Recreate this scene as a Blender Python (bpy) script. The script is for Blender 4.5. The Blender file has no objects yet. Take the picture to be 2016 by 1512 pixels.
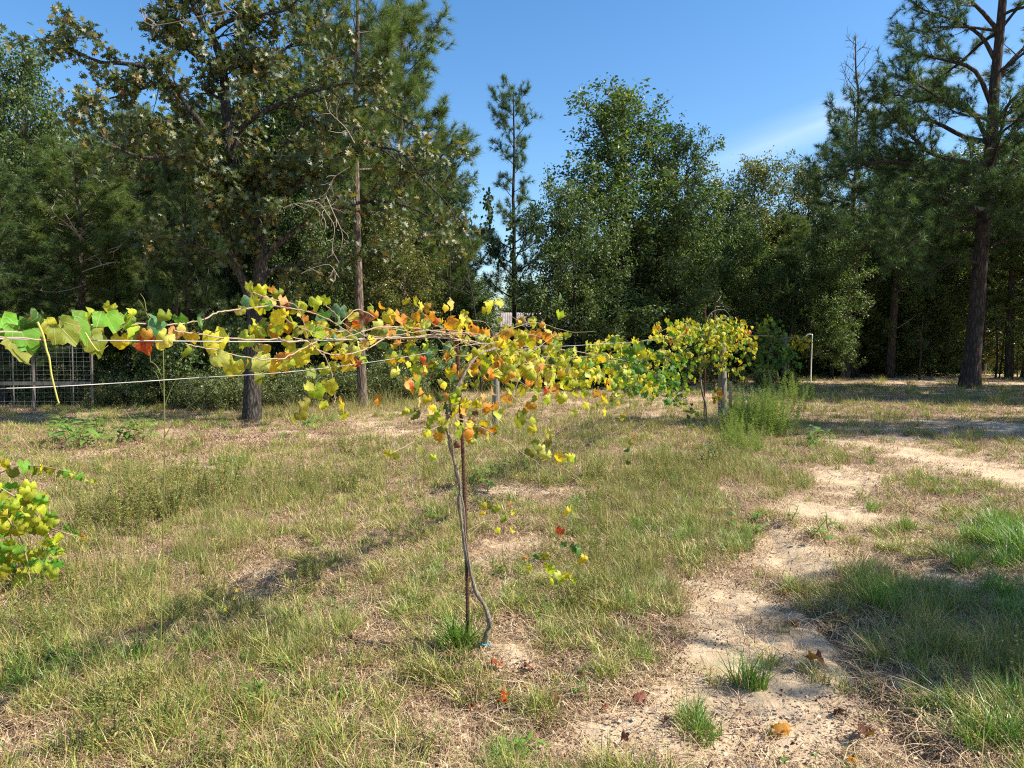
import bpy, math, random
import numpy as np
from mathutils import Vector, Matrix

random.seed(11)
RS = np.random.RandomState(11)
sc = bpy.context.scene
C = sc.collection
R = math.radians

# ------------------------------------------------------------------ camera
F = 1456.0
CAMZ = 1.6
PITCH = math.atan(88 / F)
cam_d = bpy.data.cameras.new('camera')
cam_d.sensor_width = 36
cam_d.lens = 18 / (1008 / F)
cam_d.clip_start = 0.05
cam_d.clip_end = 2000
cam = bpy.data.objects.new('camera', cam_d)
C.objects.link(cam)
cam.location = (0, 0, CAMZ)
cam.rotation_euler = (math.pi / 2 - PITCH, 0, 0)
sc.camera = cam

# ------------------------------------------------------------------ sky and sun
SUN_EL, SUN_AZ = 43.0, 97.0          # azimuth clockwise from +Y (the view direction)
w = bpy.data.worlds.new('World'); sc.world = w; w.use_nodes = True
nt = w.node_tree; nt.nodes.clear()
def N(tree, typ, **kw):
    n = tree.nodes.new(typ)
    for k, v in kw.items():
        setattr(n, k, v)
    return n
out = N(nt, 'ShaderNodeOutputWorld'); bg = N(nt, 'ShaderNodeBackground')
sky = N(nt, 'ShaderNodeTexSky'); sky.sky_type = 'NISHITA'; sky.sun_disc = False
sky.sun_elevation = R(SUN_EL); sky.sun_rotation = R(SUN_AZ)
sky.air_density = 1.0; sky.dust_density = 0.7; sky.ozone_density = 2.2
bg.inputs['Strength'].default_value = 0.112
tc = N(nt, 'ShaderNodeTexCoord'); sep = N(nt, 'ShaderNodeSeparateXYZ')
nt.links.new(tc.outputs['Generated'], sep.inputs[0])
def M(tree, op, a, b=None, c=None, clamp=False):
    n = tree.nodes.new('ShaderNodeMath'); n.operation = op; n.use_clamp = clamp
    for i, v in enumerate((a, b, c)):
        if v is None: continue
        if isinstance(v, (int, float)): n.inputs[i].default_value = v
        else: tree.links.new(v, n.inputs[i])
    return n.outputs[0]
yy = M(nt, 'MAXIMUM', sep.outputs['Y'], 0.02)
ca = M(nt, 'DIVIDE', sep.outputs['X'], yy); cb = M(nt, 'DIVIDE', sep.outputs['Z'], yy)
line = M(nt, 'SUBTRACT', cb, M(nt, 'ADD', M(nt, 'MULTIPLY', M(nt, 'SUBTRACT', ca, 0.24), 0.36), 0.212))
cmb = N(nt, 'ShaderNodeCombineXYZ')
nt.links.new(M(nt, 'MULTIPLY', ca, 5.0), cmb.inputs[0]); nt.links.new(M(nt, 'MULTIPLY', line, 30.0), cmb.inputs[1])
nz = N(nt, 'ShaderNodeTexNoise'); nz.inputs['Scale'].default_value = 1.0; nz.inputs['Detail'].default_value = 5
nt.links.new(cmb.outputs[0], nz.inputs['Vector'])
band = M(nt, 'SUBTRACT', 1.0, M(nt, 'MULTIPLY', M(nt, 'ABSOLUTE', M(nt, 'ADD', line, -0.012)), 26.0), clamp=True)
win = M(nt, 'SUBTRACT', 1.0, M(nt, 'MULTIPLY', M(nt, 'ABSOLUTE', M(nt, 'SUBTRACT', ca, 0.42)), 4.6), clamp=True)
cm = M(nt, 'MULTIPLY', M(nt, 'MULTIPLY', M(nt, 'POWER', band, 1.3), M(nt, 'POWER', win, 0.8)), M(nt, 'MULTIPLY', nz.outputs['Fac'], 0.55), clamp=True)
gam = N(nt, 'ShaderNodeHueSaturation'); gam.inputs['Saturation'].default_value = 1.28; gam.inputs['Value'].default_value = 1.0
nt.links.new(sky.outputs[0], gam.inputs['Color'])
mx = N(nt, 'ShaderNodeMix', data_type='RGBA')
nt.links.new(cm, mx.inputs[0]); nt.links.new(gam.outputs[0], mx.inputs[6]); mx.inputs[7].default_value = (6.4, 6.9, 7.2, 1)
nt.links.new(mx.outputs[2], bg.inputs['Color']); nt.links.new(bg.outputs[0], out.inputs[0])

sd = bpy.data.lights.new('sun', 'SUN'); sd.energy = 5.0; sd.angle = R(0.5); sd.color = (1.0, 0.93, 0.82)
sun = bpy.data.objects.new('sun', sd); C.objects.link(sun)
sdir = Vector((math.sin(R(SUN_AZ)) * math.cos(R(SUN_EL)), math.cos(R(SUN_AZ)) * math.cos(R(SUN_EL)), math.sin(R(SUN_EL))))
sun.rotation_euler = sdir.to_track_quat('Z', 'Y').to_euler(); sun.location = (20, 0, 20)
sc.view_settings.view_transform = 'Standard'; sc.view_settings.look = 'None'
sc.view_settings.exposure = 0.95; sc.view_settings.gamma = 1.0; sc.view_settings.use_curve_mapping = False
sc.cycles.max_bounces = 7; sc.cycles.diffuse_bounces = 3; sc.cycles.glossy_bounces = 2
sc.cycles.transmission_bounces = 4; sc.cycles.transparent_max_bounces = 4
sc.cycles.pixel_filter_type = 'BLACKMAN_HARRIS'; sc.cycles.filter_width = 1.15; sc.cycles.use_denoising = False

# ------------------------------------------------------------------ helpers
cp, sp = math.cos(PITCH), math.sin(PITCH)
def ray(px, py):
    x = (px - 1008) / F; u = -(py - 756) / F
    return np.array([x, cp + u * sp, -sp + u * cp])
def at(px, py, Y):
    d = ray(px, py); t = Y / d[1]
    return np.array([d[0] * t, Y, CAMZ + d[2] * t])
def gnd(px, py):
    d = ray(px, py); t = CAMZ / -d[2]
    return np.array([d[0] * t, d[1] * t, 0.0])

def _h(ix, iy, s):
    n = (ix * 374761393 + iy * 668265263 + s * 1442695041) & 0x7fffffff
    n = ((n ^ (n >> 13)) * 1274126177) & 0x7fffffff
    return ((n ^ (n >> 16)) & 0xffff) / 65535.0
def vn(x, y, s=0):
    x = np.asarray(x, float); y = np.asarray(y, float)
    ix = np.floor(x).astype(np.int64); iy = np.floor(y).astype(np.int64)
    fx = x - ix; fy = y - iy; fx = fx * fx * (3 - 2 * fx); fy = fy * fy * (3 - 2 * fy)
    a = _h(ix, iy, s); b = _h(ix + 1, iy, s); c = _h(ix, iy + 1, s); d = _h(ix + 1, iy + 1, s)
    return (a * (1 - fx) + b * fx) * (1 - fy) + (c * (1 - fx) + d * fx) * fy
def fbm(x, y, s=0, o=4):
    t = 0; a = .5; z = 0
    for i in range(o):
        t = t + a * vn(x * 2 ** i + 17.3 * i, y * 2 ** i - 9.1 * i, s + i); z += a; a *= .5
    return t / z

def seg_dist(x, y, pts):
    best = np.full(np.shape(x), 1e9); side = np.zeros(np.shape(x))
    for a, b in zip(pts[:-1], pts[1:]):
        ax, ay = a[0], a[1]; dx, dy = b[0] - ax, b[1] - ay; L2 = dx * dx + dy * dy
        t = np.clip(((x - ax) * dx + (y - ay) * dy) / L2, 0, 1)
        ex = x - (ax + t * dx); ey = y - (ay + t * dy); d = np.hypot(ex, ey)
        m = d < best; best = np.where(m, d, best); side = np.where(m, np.sign(dx * ey - dy * ex), side)
    return best, side
RUT = [gnd(1500, 1040), gnd(1590, 1150), gnd(1660, 1250), gnd(1730, 1350), gnd(1800, 1440), gnd(1880, 1530), gnd(2050, 1800)]
def height(x, y):
    x = np.asarray(x, float); y = np.asarray(y, float)
    h = 0.055 * (fbm(x * .45, y * .45, 3, 2) - .5) + 0.055 * (fbm(x * 2.2, y * 2.2, 8, 3) - .5) + 0.022 * (fbm(x * 9, y * 9, 12, 3) - .5)
    d, s = seg_dist(x, y, RUT)
    e = d * s
    h = h - 0.055 * np.exp(-((e + 0.02) / 0.07) ** 2) * (0.2 + 1.2 * vn(x * 5, y * 5, 5)) + 0.035 * np.exp(-((e - 0.26) / 0.17) ** 2) - .02 * np.exp(-((e - .62) / .09) ** 2)
    h = h + .030 * (np.abs(fbm(x * 5.5, y * 5.5, 61, 3) - .5) * 2) ** .8 * (1 - np.clip((y - 9) / 5, 0, 1))
    b = gnd(985, 1300)
    h = h + 0.05 * np.exp(-(((x - b[0]) / .3) ** 2 + ((y - b[1]) / .25) ** 2))
    return h
def gz(x, y): return float(height(np.array([x]), np.array([y]))[0])

# cover map: 0 bare sand .. 1 thick grass, from patches of the place (pixel centre, pixel half sizes, amount)
PATCH = [(1430, 1175, 130, 50, -1.0), (1520, 1270, 190, 60, -1.2), (1330, 1470, 200, 50, -.8), (1580, 1370, 190, 60, -1.3), (1620, 1460, 240, 60, -1.2), (1440, 1230, 70, 40, -.8),
         (1180, 1430, 130, 50, -.9), (1010, 1315, 90, 28, -1.0), (1330, 1400, 120, 50, -.8), (1560, 1120, 70, 30, -.7),
         (1540, 1075, 70, 30, -.8), (1600, 1010, 80, 26, -.7), (1690, 950, 90, 22, -.7), (1400, 1330, 90, 50, -.6), (1950, 930, 110, 28, -.9), (1800, 905, 90, 16, -.6), (1700, 870, 100, 12, -.4), (40, 1470, 120, 50, -.8), (1870, 1150, 80, 30, -.5),
         (1040, 1480, 130, 40, -.8), (990, 960, 60, 14, -.5), (1150, 965, 70, 14, -.6), (700, 1150, 50, 20, -.5), (1000, 1075, 70, 20, -.5), (750, 1330, 60, 25, -.4),
         (1750, 1020, 90, 16, -.5), (1930, 840, 110, 14, -.6), (1800, 745, 170, 8, -.6), (300, 870, 260, 16, -.25), (650, 850, 160, 18, -.25), (520, 1130, 60, 20, -.3),
         (880, 1400, 80, 40, -.5), (230, 905, 200, 14, -.15),
         (260, 1000, 200, 60, .6), (650, 930, 120, 36, .6), (620, 1200, 110, 36, .4), (1290, 1030, 150, 60, .5), (1300, 950, 160, 30, .5), (1000, 900, 220, 30, .3),
         (1200, 1180, 120, 50, .5), (2010, 1080, 70, 45, .9), (1960, 1300, 140, 70, .6), (1760, 1190, 80, 30, .5), (1950, 1460, 110, 40, .3), (330, 1400, 120, 50, .5), (200, 1230, 200, 60, .4),
         (1480, 860, 100, 40, .5), (560, 1330, 100, 40, .4), (1380, 1440, 60, 30, .5), (1480, 1335, 34, 14, .9), (1720, 1290, 60, 90, .5), (1250, 1340, 60, 20, .4)]
PG = []
for (a, b, c, d, e) in PATCH:
    g = gnd(a, b); r1 = gnd(a + c, b); t0 = gnd(a, b - d)
    PG.append((g[0], g[1], max(.1, r1[0] - g[0]), max(.1, abs(t0[1] - g[1])), e))
def cover(x, y):
    v = 0.52 + 0.75 * (fbm(x * .9, y * .9, 21, 3) - .5) + 1.0 * (fbm(x * 3.1, y * 3.1, 31, 3) - .5) + .7 * (fbm(x * 11, y * 11, 41, 2) - .5)
    for gx, gy, rx, ry, e in PG:
        v = v + e * np.exp(-(((x - gx) / rx) ** 2 + ((y - gy) / ry) ** 2))
    far = np.clip((y - 15) / 12, 0, 1)
    return np.clip(v - 0.1 * far, 0, 1)

# ---- mesh builder
class MB:
    def __init__(s): s.V = []; s.F = []; s.n = 0; s.A = []; s.has = False
    def add(s, V, Fc, mat=0, attr=None):
        V = np.asarray(V, float).reshape(-1, 3); Fc = np.asarray(Fc, np.int64)
        s.V.append(V); s.F.append((Fc + s.n, mat)); s.n += len(V)
        if attr is None: attr = np.zeros((len(V), 3))
        else: s.has = True
        s.A.append(attr)
    def mesh(s, name, mats, smooth=True, attr_name='luv'):
        me = bpy.data.meshes.new(name)
        V = np.concatenate(s.V)
        me.vertices.add(len(V)); me.vertices.foreach_set('co', V.ravel())
        loops = np.concatenate([f.ravel() for f, m in s.F])
        tot = np.concatenate([np.full(len(f), f.shape[1]) for f, m in s.F])
        mi = np.concatenate([np.full(len(f), m) for f, m in s.F])
        st = np.concatenate([[0], np.cumsum(tot)[:-1]])
        me.loops.add(len(loops)); me.loops.foreach_set('vertex_index', loops)
        me.polygons.add(len(tot)); me.polygons.foreach_set('loop_start', st); me.polygons.foreach_set('loop_total', tot)
        me.polygons.foreach_set('material_index', mi)
        me.polygons.foreach_set('use_smooth', np.full(len(tot), smooth))
        for m in mats: me.materials.append(m)
        if s.has:
            a = me.attributes.new(attr_name, 'FLOAT_VECTOR', 'POINT'); a.data.foreach_set('vector', np.concatenate(s.A).ravel())
        me.update(calc_edges=True)
        return me
def link(name, me, parent=None, loc=None, **props):
    o = bpy.data.objects.new(name, me); C.objects.link(o)
    if parent is not None: o.parent = parent
    if loc is not None: o.location = loc
    for k, v in props.items(): o[k] = v
    return o
def thing(name, label, cat, loc=(0, 0, 0), group=None, rz=0):
    o = bpy.data.objects.new(name, None); C.objects.link(o); o.empty_display_size = .2
    o.location = loc; o.rotation_euler = (0, 0, rz); o['label'] = label; o['category'] = cat
    if group: o['group'] = group
    return o
def tagged(name, me, label, cat, loc=(0, 0, 0), group=None, kind=None):
    o = link(name, me, None, loc, label=label, category=cat)
    if group: o['group'] = group
    if kind: o['kind'] = kind
    return o

def norm(v):
    v = np.asarray(v, float); return v / (np.linalg.norm(v, axis=-1, keepdims=True) + 1e-12)
def tube(mb, P, Rr, k=6, mat=0, cap=True):
    P = np.asarray(P, float); n = len(P); Rr = np.broadcast_to(np.asarray(Rr, float), (n,))
    T = np.gradient(P, axis=0); T = norm(T)
    ref = np.array([0.31, 0.17, 0.93]) if abs(T[0][2]) < .8 else np.array([0.95, 0.21, 0.05])
    A = norm(np.cross(T, ref)); B = np.cross(T, A)
    th = np.arange(k) * 2 * math.pi / k
    V = P[:, None, :] + Rr[:, None, None] * (A[:, None, :] * np.cos(th)[None, :, None] + B[:, None, :] * np.sin(th)[None, :, None])
    i = np.arange(n - 1)[:, None] * k; j = np.arange(k)[None, :]; j2 = (j + 1) % k
    Fc = np.stack([i + j, i + j2, i + k + j2, i + k + j], -1).reshape(-1, 4)
    mb.add(V.reshape(-1, 3), Fc, mat)
    if cap and k == 4: mb.F.append((np.array([[0, 1, 2, 3]]) + mb.n - k, mat)) if False else None
def smooth_path(P, m=4):
    P = np.asarray(P, float)
    if len(P) < 3: return P
    Q = np.vstack([2 * P[0] - P[1], P, 2 * P[-1] - P[-2]]); out = []
    for i in range(1, len(Q) - 2):
        for t in np.arange(m) / m:
            p0, p1, p2, p3 = Q[i - 1], Q[i], Q[i + 1], Q[i + 2]
            out.append(.5 * ((2 * p1) + (p2 - p0) * t + (2 * p0 - 5 * p1 + 4 * p2 - p3) * t * t + (3 * p1 - p0 - 3 * p2 + p3) * t ** 3))
    out.append(P[-1]); return np.array(out)
def frames(tip, nrm):
    """rotation matrices whose Y is tip and Z near nrm"""
    Yv = norm(tip); X = norm(np.cross(Yv, nrm)); Z = np.cross(X, Yv)
    return np.stack([X, Yv, Z], -1)
def stamp(mb, tv, tf, pos, Rm, scl, mat=0, attr=None):
    N_ = len(pos); nv = len(tv)
    scl = np.broadcast_to(np.asarray(scl, float), (N_,))
    V = np.einsum('nij,vj->nvi', Rm, tv) * scl[:, None, None] + pos[:, None, :]
    Fc = (tf[None] + (np.arange(N_) * nv)[:, None, None]).reshape(-1, tf.shape[1])
    A = None
    if attr is not None: A = np.tile(attr, (N_, 1))
    mb.add(V.reshape(-1, 3), Fc, mat, A)
def box(mb, x0, x1, y0, y1, z0, z1, mat=0):
    V = [(x, y, z) for z in (z0, z1) for y in (y0, y1) for x in (x0, x1)]
    mb.add(V, [(0, 2, 3, 1), (4, 5, 7, 6), (0, 1, 5, 4), (2, 6, 7, 3), (0, 4, 6, 2), (1, 3, 7, 5)], mat)

# ------------------------------------------------------------------ materials
def mat(name):
    m = bpy.data.materials.new(name); m.use_nodes = True; t = m.node_tree; t.nodes.clear()
    return m, t
def ramp(t, fac, stops):
    r = t.nodes.new('ShaderNodeValToRGB'); e = r.color_ramp.elements
    while len(e) > 1: e.remove(e[0])
    e[0].position = stops[0][0]; e[0].color = (*stops[0][1], 1)
    for p, c in stops[1:]:
        q = e.new(p); q.color = (*c, 1)
    t.links.new(fac, r.inputs[0]); return r.outputs[0]
def noise(t, scale, detail=4, vec=None, rough=.55):
    n = t.nodes.new('ShaderNodeTexNoise'); n.inputs['Scale'].default_value = scale; n.inputs['Detail'].default_value = detail
    n.inputs['Roughness'].default_value = rough
    if vec is not None: t.links.new(vec, n.inputs['Vector'])
    return n.outputs['Fac']
def mixc(t, f, a, b, mode='MIX'):
    n = t.nodes.new('ShaderNodeMix'); n.data_type = 'RGBA'; n.blend_type = mode
    for i, v in ((0, f), (6, a), (7, b)):
        if isinstance(v, (int, float)): n.inputs[i].default_value = v
        elif isinstance(v, tuple): n.inputs[i].default_value = (*v, 1)
        else: t.links.new(v, n.inputs[i])
    return n.outputs[2]
def finish(t, col, rough=.6, trans=0.0, tcol=None, spec=.5, bump=None, bstr=.3, bdist=.01):
    o = t.nodes.new('ShaderNodeOutputMaterial'); p = t.nodes.new('ShaderNodeBsdfPrincipled')
    if isinstance(col, tuple): p.inputs['Base Color'].default_value = (*col, 1)
    else: t.links.new(col, p.inputs['Base Color'])
    p.inputs['Roughness'].default_value = rough; p.inputs['Specular IOR Level'].default_value = spec
    if bump is not None:
        b = t.nodes.new('ShaderNodeBump'); b.inputs['Strength'].default_value = bstr; b.inputs['Distance'].default_value = bdist
        t.links.new(bump, b.inputs['Height']); t.links.new(b.outputs[0], p.inputs['Normal'])
    s = p.outputs[0]
    if trans > 0:
        tr = t.nodes.new('ShaderNodeBsdfTranslucent'); mxs = t.nodes.new('ShaderNodeMixShader'); mxs.inputs[0].default_value = trans
        tc_ = tcol if tcol is not None else col
        if isinstance(tc_, tuple): tr.inputs[0].default_value = (*tc_, 1)
        else: t.links.new(tc_, tr.inputs[0])
        t.links.new(s, mxs.inputs[1]); t.links.new(tr.outputs[0], mxs.inputs[2]); s = mxs.outputs[0]
    t.links.new(s, o.inputs[0])
def isl(t): return t.nodes.new('ShaderNodeNewGeometry').outputs['Random Per Island']
def pos(t): return t.nodes.new('ShaderNodeNewGeometry').outputs['Position']
def gain(t, c, k):
    return mixc(t, 1.0, c, (k, k, k), 'MULTIPLY')

def leaf_mat(name, stops, rough=.45, trans=.35, spec=.5, patch=None, boost=(1.6, 1.9, .8)):
    m, t = mat(name)
    c = ramp(t, isl(t), stops)
    if patch: # broad colour patches through the plants
        f = noise(t, patch[0], 2, pos(t))
        f2 = t.nodes.new('ShaderNodeMapRange'); f2.inputs[1].default_value = .42; f2.inputs[2].default_value = .6
        t.links.new(f, f2.inputs[0])
        c = mixc(t, f2.outputs[0], c, mixc(t, patch[2], c, patch[1]))
    tcl = mixc(t, 1.0, c, boost, 'MULTIPLY')
    finish(t, c, rough, trans, tcl, spec)
    return m
def bark_mat(name, a, b, scale=14, strength=.7):
    m, t = mat(name)
    tcn = t.nodes.new('ShaderNodeTexCoord'); mp = t.nodes.new('ShaderNodeMapping'); mp.inputs['Scale'].default_value = (1, 1, .22)
    t.links.new(tcn.outputs['Object'], mp.inputs[0])
    wv = t.nodes.new('ShaderNodeTexNoise'); wv.inputs['Scale'].default_value = scale * .8; wv.inputs['Detail'].default_value = 4; t.links.new(mp.outputs[0], wv.inputs['Vector'])
    ad = t.nodes.new('ShaderNodeVectorMath'); ad.operation = 'MULTIPLY_ADD'; ad.inputs[1].default_value = (.11, .11, .11)
    t.links.new(wv.outputs['Color'], ad.inputs[0]); t.links.new(mp.outputs[0], ad.inputs[2])
    v = t.nodes.new('ShaderNodeTexVoronoi'); v.feature = 'DISTANCE_TO_EDGE'; v.inputs['Scale'].default_value = scale * 1.5
    t.links.new(ad.outputs[0], v.inputs['Vector'])
    n = noise(t, scale * 2.6, 6, mp.outputs[0], .7); n2 = noise(t, 1.7, 3, tcn.outputs['Object'])
    mr = t.nodes.new('ShaderNodeMapRange'); mr.inputs[2].default_value = .30; t.links.new(v.outputs['Distance'], mr.inputs[0])
    h = M(t, 'ADD', M(t, 'MULTIPLY', mr.outputs[0], .45), M(t, 'MULTIPLY', n, .6))
    c = ramp(t, h, [(0.15, tuple(x * .5 for x in a)), (.45, a), (.85, b)])
    c = mixc(t, M(t, 'MULTIPLY', n2, .35), c, tuple(x * .6 for x in a))
    finish(t, c, .9, spec=.12, bump=h, bstr=strength, bdist=.03)
    return m
OAKBARK = bark_mat('oak_bark', (.045, .038, .032), (.14, .125, .11), 16)
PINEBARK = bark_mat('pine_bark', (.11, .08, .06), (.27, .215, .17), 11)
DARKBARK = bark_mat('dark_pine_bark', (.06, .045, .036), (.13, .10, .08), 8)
TWIG, t = mat('dry_twig'); finish(t, ramp(t, noise(t, 30), [(.3, (.22, .17, .13)), (.7, (.38, .31, .25))]), .8, spec=.2)
CANE, t = mat('vine_cane'); finish(t, ramp(t, noise(t, 60, 4), [(.3, (.20, .13, .08)), (.55, (.38, .28, .19)), (.75, (.52, .41, .30))]), .65, spec=.3)
VBARK, t = mat('vine_trunk_bark'); finish(t, ramp(t, noise(t, 45, 5), [(.32, (.07, .05, .038)), (.52, (.20, .16, .12)), (.7, (.40, .34, .27))]), .8, spec=.2, bump=noise(t, 90, 4), bstr=.6, bdist=.004)
TENDRIL, t = mat('green_tendril'); finish(t, (.55, .52, .12), .5, .25)
WIRE, t = mat('galvanised_wire'); finish(t, ramp(t, noise(t, 20), [(.4, (.30, .30, .30)), (.7, (.50, .50, .49))]), .38, spec=.8)
RUST, t = mat('rusty_steel'); finish(t, ramp(t, noise(t, 70, 5), [(.3, (.045, .022, .016)), (.6, (.10, .045, .03)), (.8, (.19, .09, .05))]), .85, spec=.2, bump=noise(t, 160), bstr=.4, bdist=.002)
PVC, t = mat('white_pipe'); finish(t, ramp(t, noise(t, 12), [(.3, (.55, .54, .46)), (.7, (.72, .71, .64))]), .5)
BLUE, t = mat('blue_tie_plastic'); finish(t, (.02, .28, .42), .4)
PEBBLE, t = mat('white_quartz'); finish(t, ramp(t, noise(t, 40), [(.3, (.55, .55, .52)), (.7, (.8, .79, .76))]), .55)
STONE, t = mat('field_stone'); finish(t, ramp(t, noise(t, 30), [(.3, (.22, .19, .16)), (.7, (.38, .34, .29))]), .85)
def wood_mat(name, a, b, sc_=(22, 22, 1.4)):
    m, t = mat(name); tcn = t.nodes.new('ShaderNodeTexCoord'); mp = t.nodes.new('ShaderNodeMapping'); mp.inputs['Scale'].default_value = sc_
    t.links.new(tcn.outputs['Object'], mp.inputs[0]); n = noise(t, 1.6, 5, mp.outputs[0]); n2 = noise(t, 3, 3, tcn.outputs['Object'])
    c = ramp(t, n, [(.3, a), (.62, b)]); c = mixc(t, M(t, 'MULTIPLY', n2, .3), c, tuple(x * .5 for x in a))
    finish(t, c, .85, spec=.2, bump=n, bstr=.5, bdist=.006); return m
POSTW = wood_mat('weathered_post_wood', (.10, .085, .065), (.29, .26, .21))
POSTD = wood_mat('dark_post_wood', (.10, .085, .065), (.24, .21, .17))
BOARD = wood_mat('shed_board', (.11, .075, .05), (.22, .16, .11))
TIN, t = mat('corrugated_tin'); finish(t, ramp(t, noise(t, 1.3, 5), [(.3, (.16, .10, .075)), (.5, (.30, .25, .225)), (.7, (.40, .36, .34))]), .5, spec=.5)

OAKLEAF = leaf_mat('turkey_oak_leaf', [(0, (.032, .052, .016)), (.5, (.060, .086, .024)), (.8, (.110, .125, .036)), (.93, (.19, .165, .045)), (.985, (.22, .14, .05)), (1, (.16, .06, .03))], rough=.50, trans=.26, spec=.6, boost=(1.9, 2.0, .6))
BROAD = leaf_mat('broad_leaf', [(0, (.038, .068, .020)), (.5, (.068, .108, .030)), (.85, (.12, .158, .045)), (1, (.24, .23, .08))], rough=.46, trans=.34, spec=.45)
BROADB = leaf_mat('yellowing_broad_leaf', [(0, (.055, .075, .02)), (.5, (.11, .13, .035)), (.8, (.19, .18, .05)), (.93, (.22, .17, .055)), (1, (.26, .12, .04))], rough=.4, trans=.3, spec=.5)
NEEDLE = leaf_mat('pine_needle', [(0, (.050, .085, .024)), (.5, (.085, .13, .036)), (.85, (.13, .17, .05)), (1, (.26, .19, .08))], rough=.45, trans=.35, spec=.4)
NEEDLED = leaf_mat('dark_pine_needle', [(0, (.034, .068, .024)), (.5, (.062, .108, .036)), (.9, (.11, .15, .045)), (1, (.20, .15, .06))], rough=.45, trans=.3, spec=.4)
SHRUB = leaf_mat('undergrowth_leaf', [(0, (.06, .085, .025)), (.5, (.11, .14, .04)), (.85, (.20, .22, .08)), (1, (.34, .30, .14))], rough=.42, trans=.3)
GRASSG = leaf_mat('green_grass_blade', [(0, (.13, .17, .025)), (.4, (.27, .31, .045)), (.7, (.43, .42, .09)), (.9, (.56, .46, .16)), (1, (.45, .22, .09))], rough=.5, trans=.18, boost=(1.3, 1.35, .8), patch=(1.6, (.40, .36, .10), .3))
GRASSD = leaf_mat('deep_green_blade', [(0, (.08, .18, .025)), (.6, (.18, .31, .04)), (1, (.33, .40, .08))], rough=.42, trans=.25, boost=(1.3, 1.4, .8))
STRAW = leaf_mat('dry_straw', [(0, (.14, .08, .045)), (.35, (.36, .24, .12)), (.75, (.62, .46, .25)), (1, (.84, .70, .46))], rough=.7, trans=.08, boost=(1.1, 1.1, 1.0), patch=(1.1, (.34, .19, .10), .3))
OLIVE = leaf_mat('olive_weed', [(0, (.12, .16, .035)), (.5, (.22, .24, .055)), (.85, (.36, .33, .09)), (1, (.38, .21, .08))], rough=.55, trans=.35, boost=(1.3, 1.3, .8))
FENNEL = leaf_mat('feathery_weed', [(0, (.15, .24, .045)), (.5, (.27, .37, .08)), (1, (.42, .48, .14))], rough=.5, trans=.4, boost=(1.2, 1.25, .8))
SILVER = leaf_mat('silvery_weed', [(0, (.26, .28, .20)), (.5, (.38, .40, .30)), (1, (.50, .50, .40))], rough=.6, trans=.3, boost=(1.1, 1.1, 1))
DEBRIS = leaf_mat('dead_leaf_bits', [(0, (.07, .03, .02)), (.3, (.17, .08, .05)), (.6, (.34, .21, .13)), (.85, (.52, .37, .23)), (1, (.66, .52, .36))], rough=.75, trans=.1, boost=(1.1, 1, 1))
BRIGHTW = leaf_mat('bright_weed_leaf', [(0, (.09, .19, .03)), (.6, (.16, .28, .05)), (1, (.32, .38, .09))], rough=.4, trans=.35, boost=(1.3, 1.3, .8))
PETAL, t = mat('yellow_petal'); finish(t, (.80, .62, .03), .6, .3)

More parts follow.
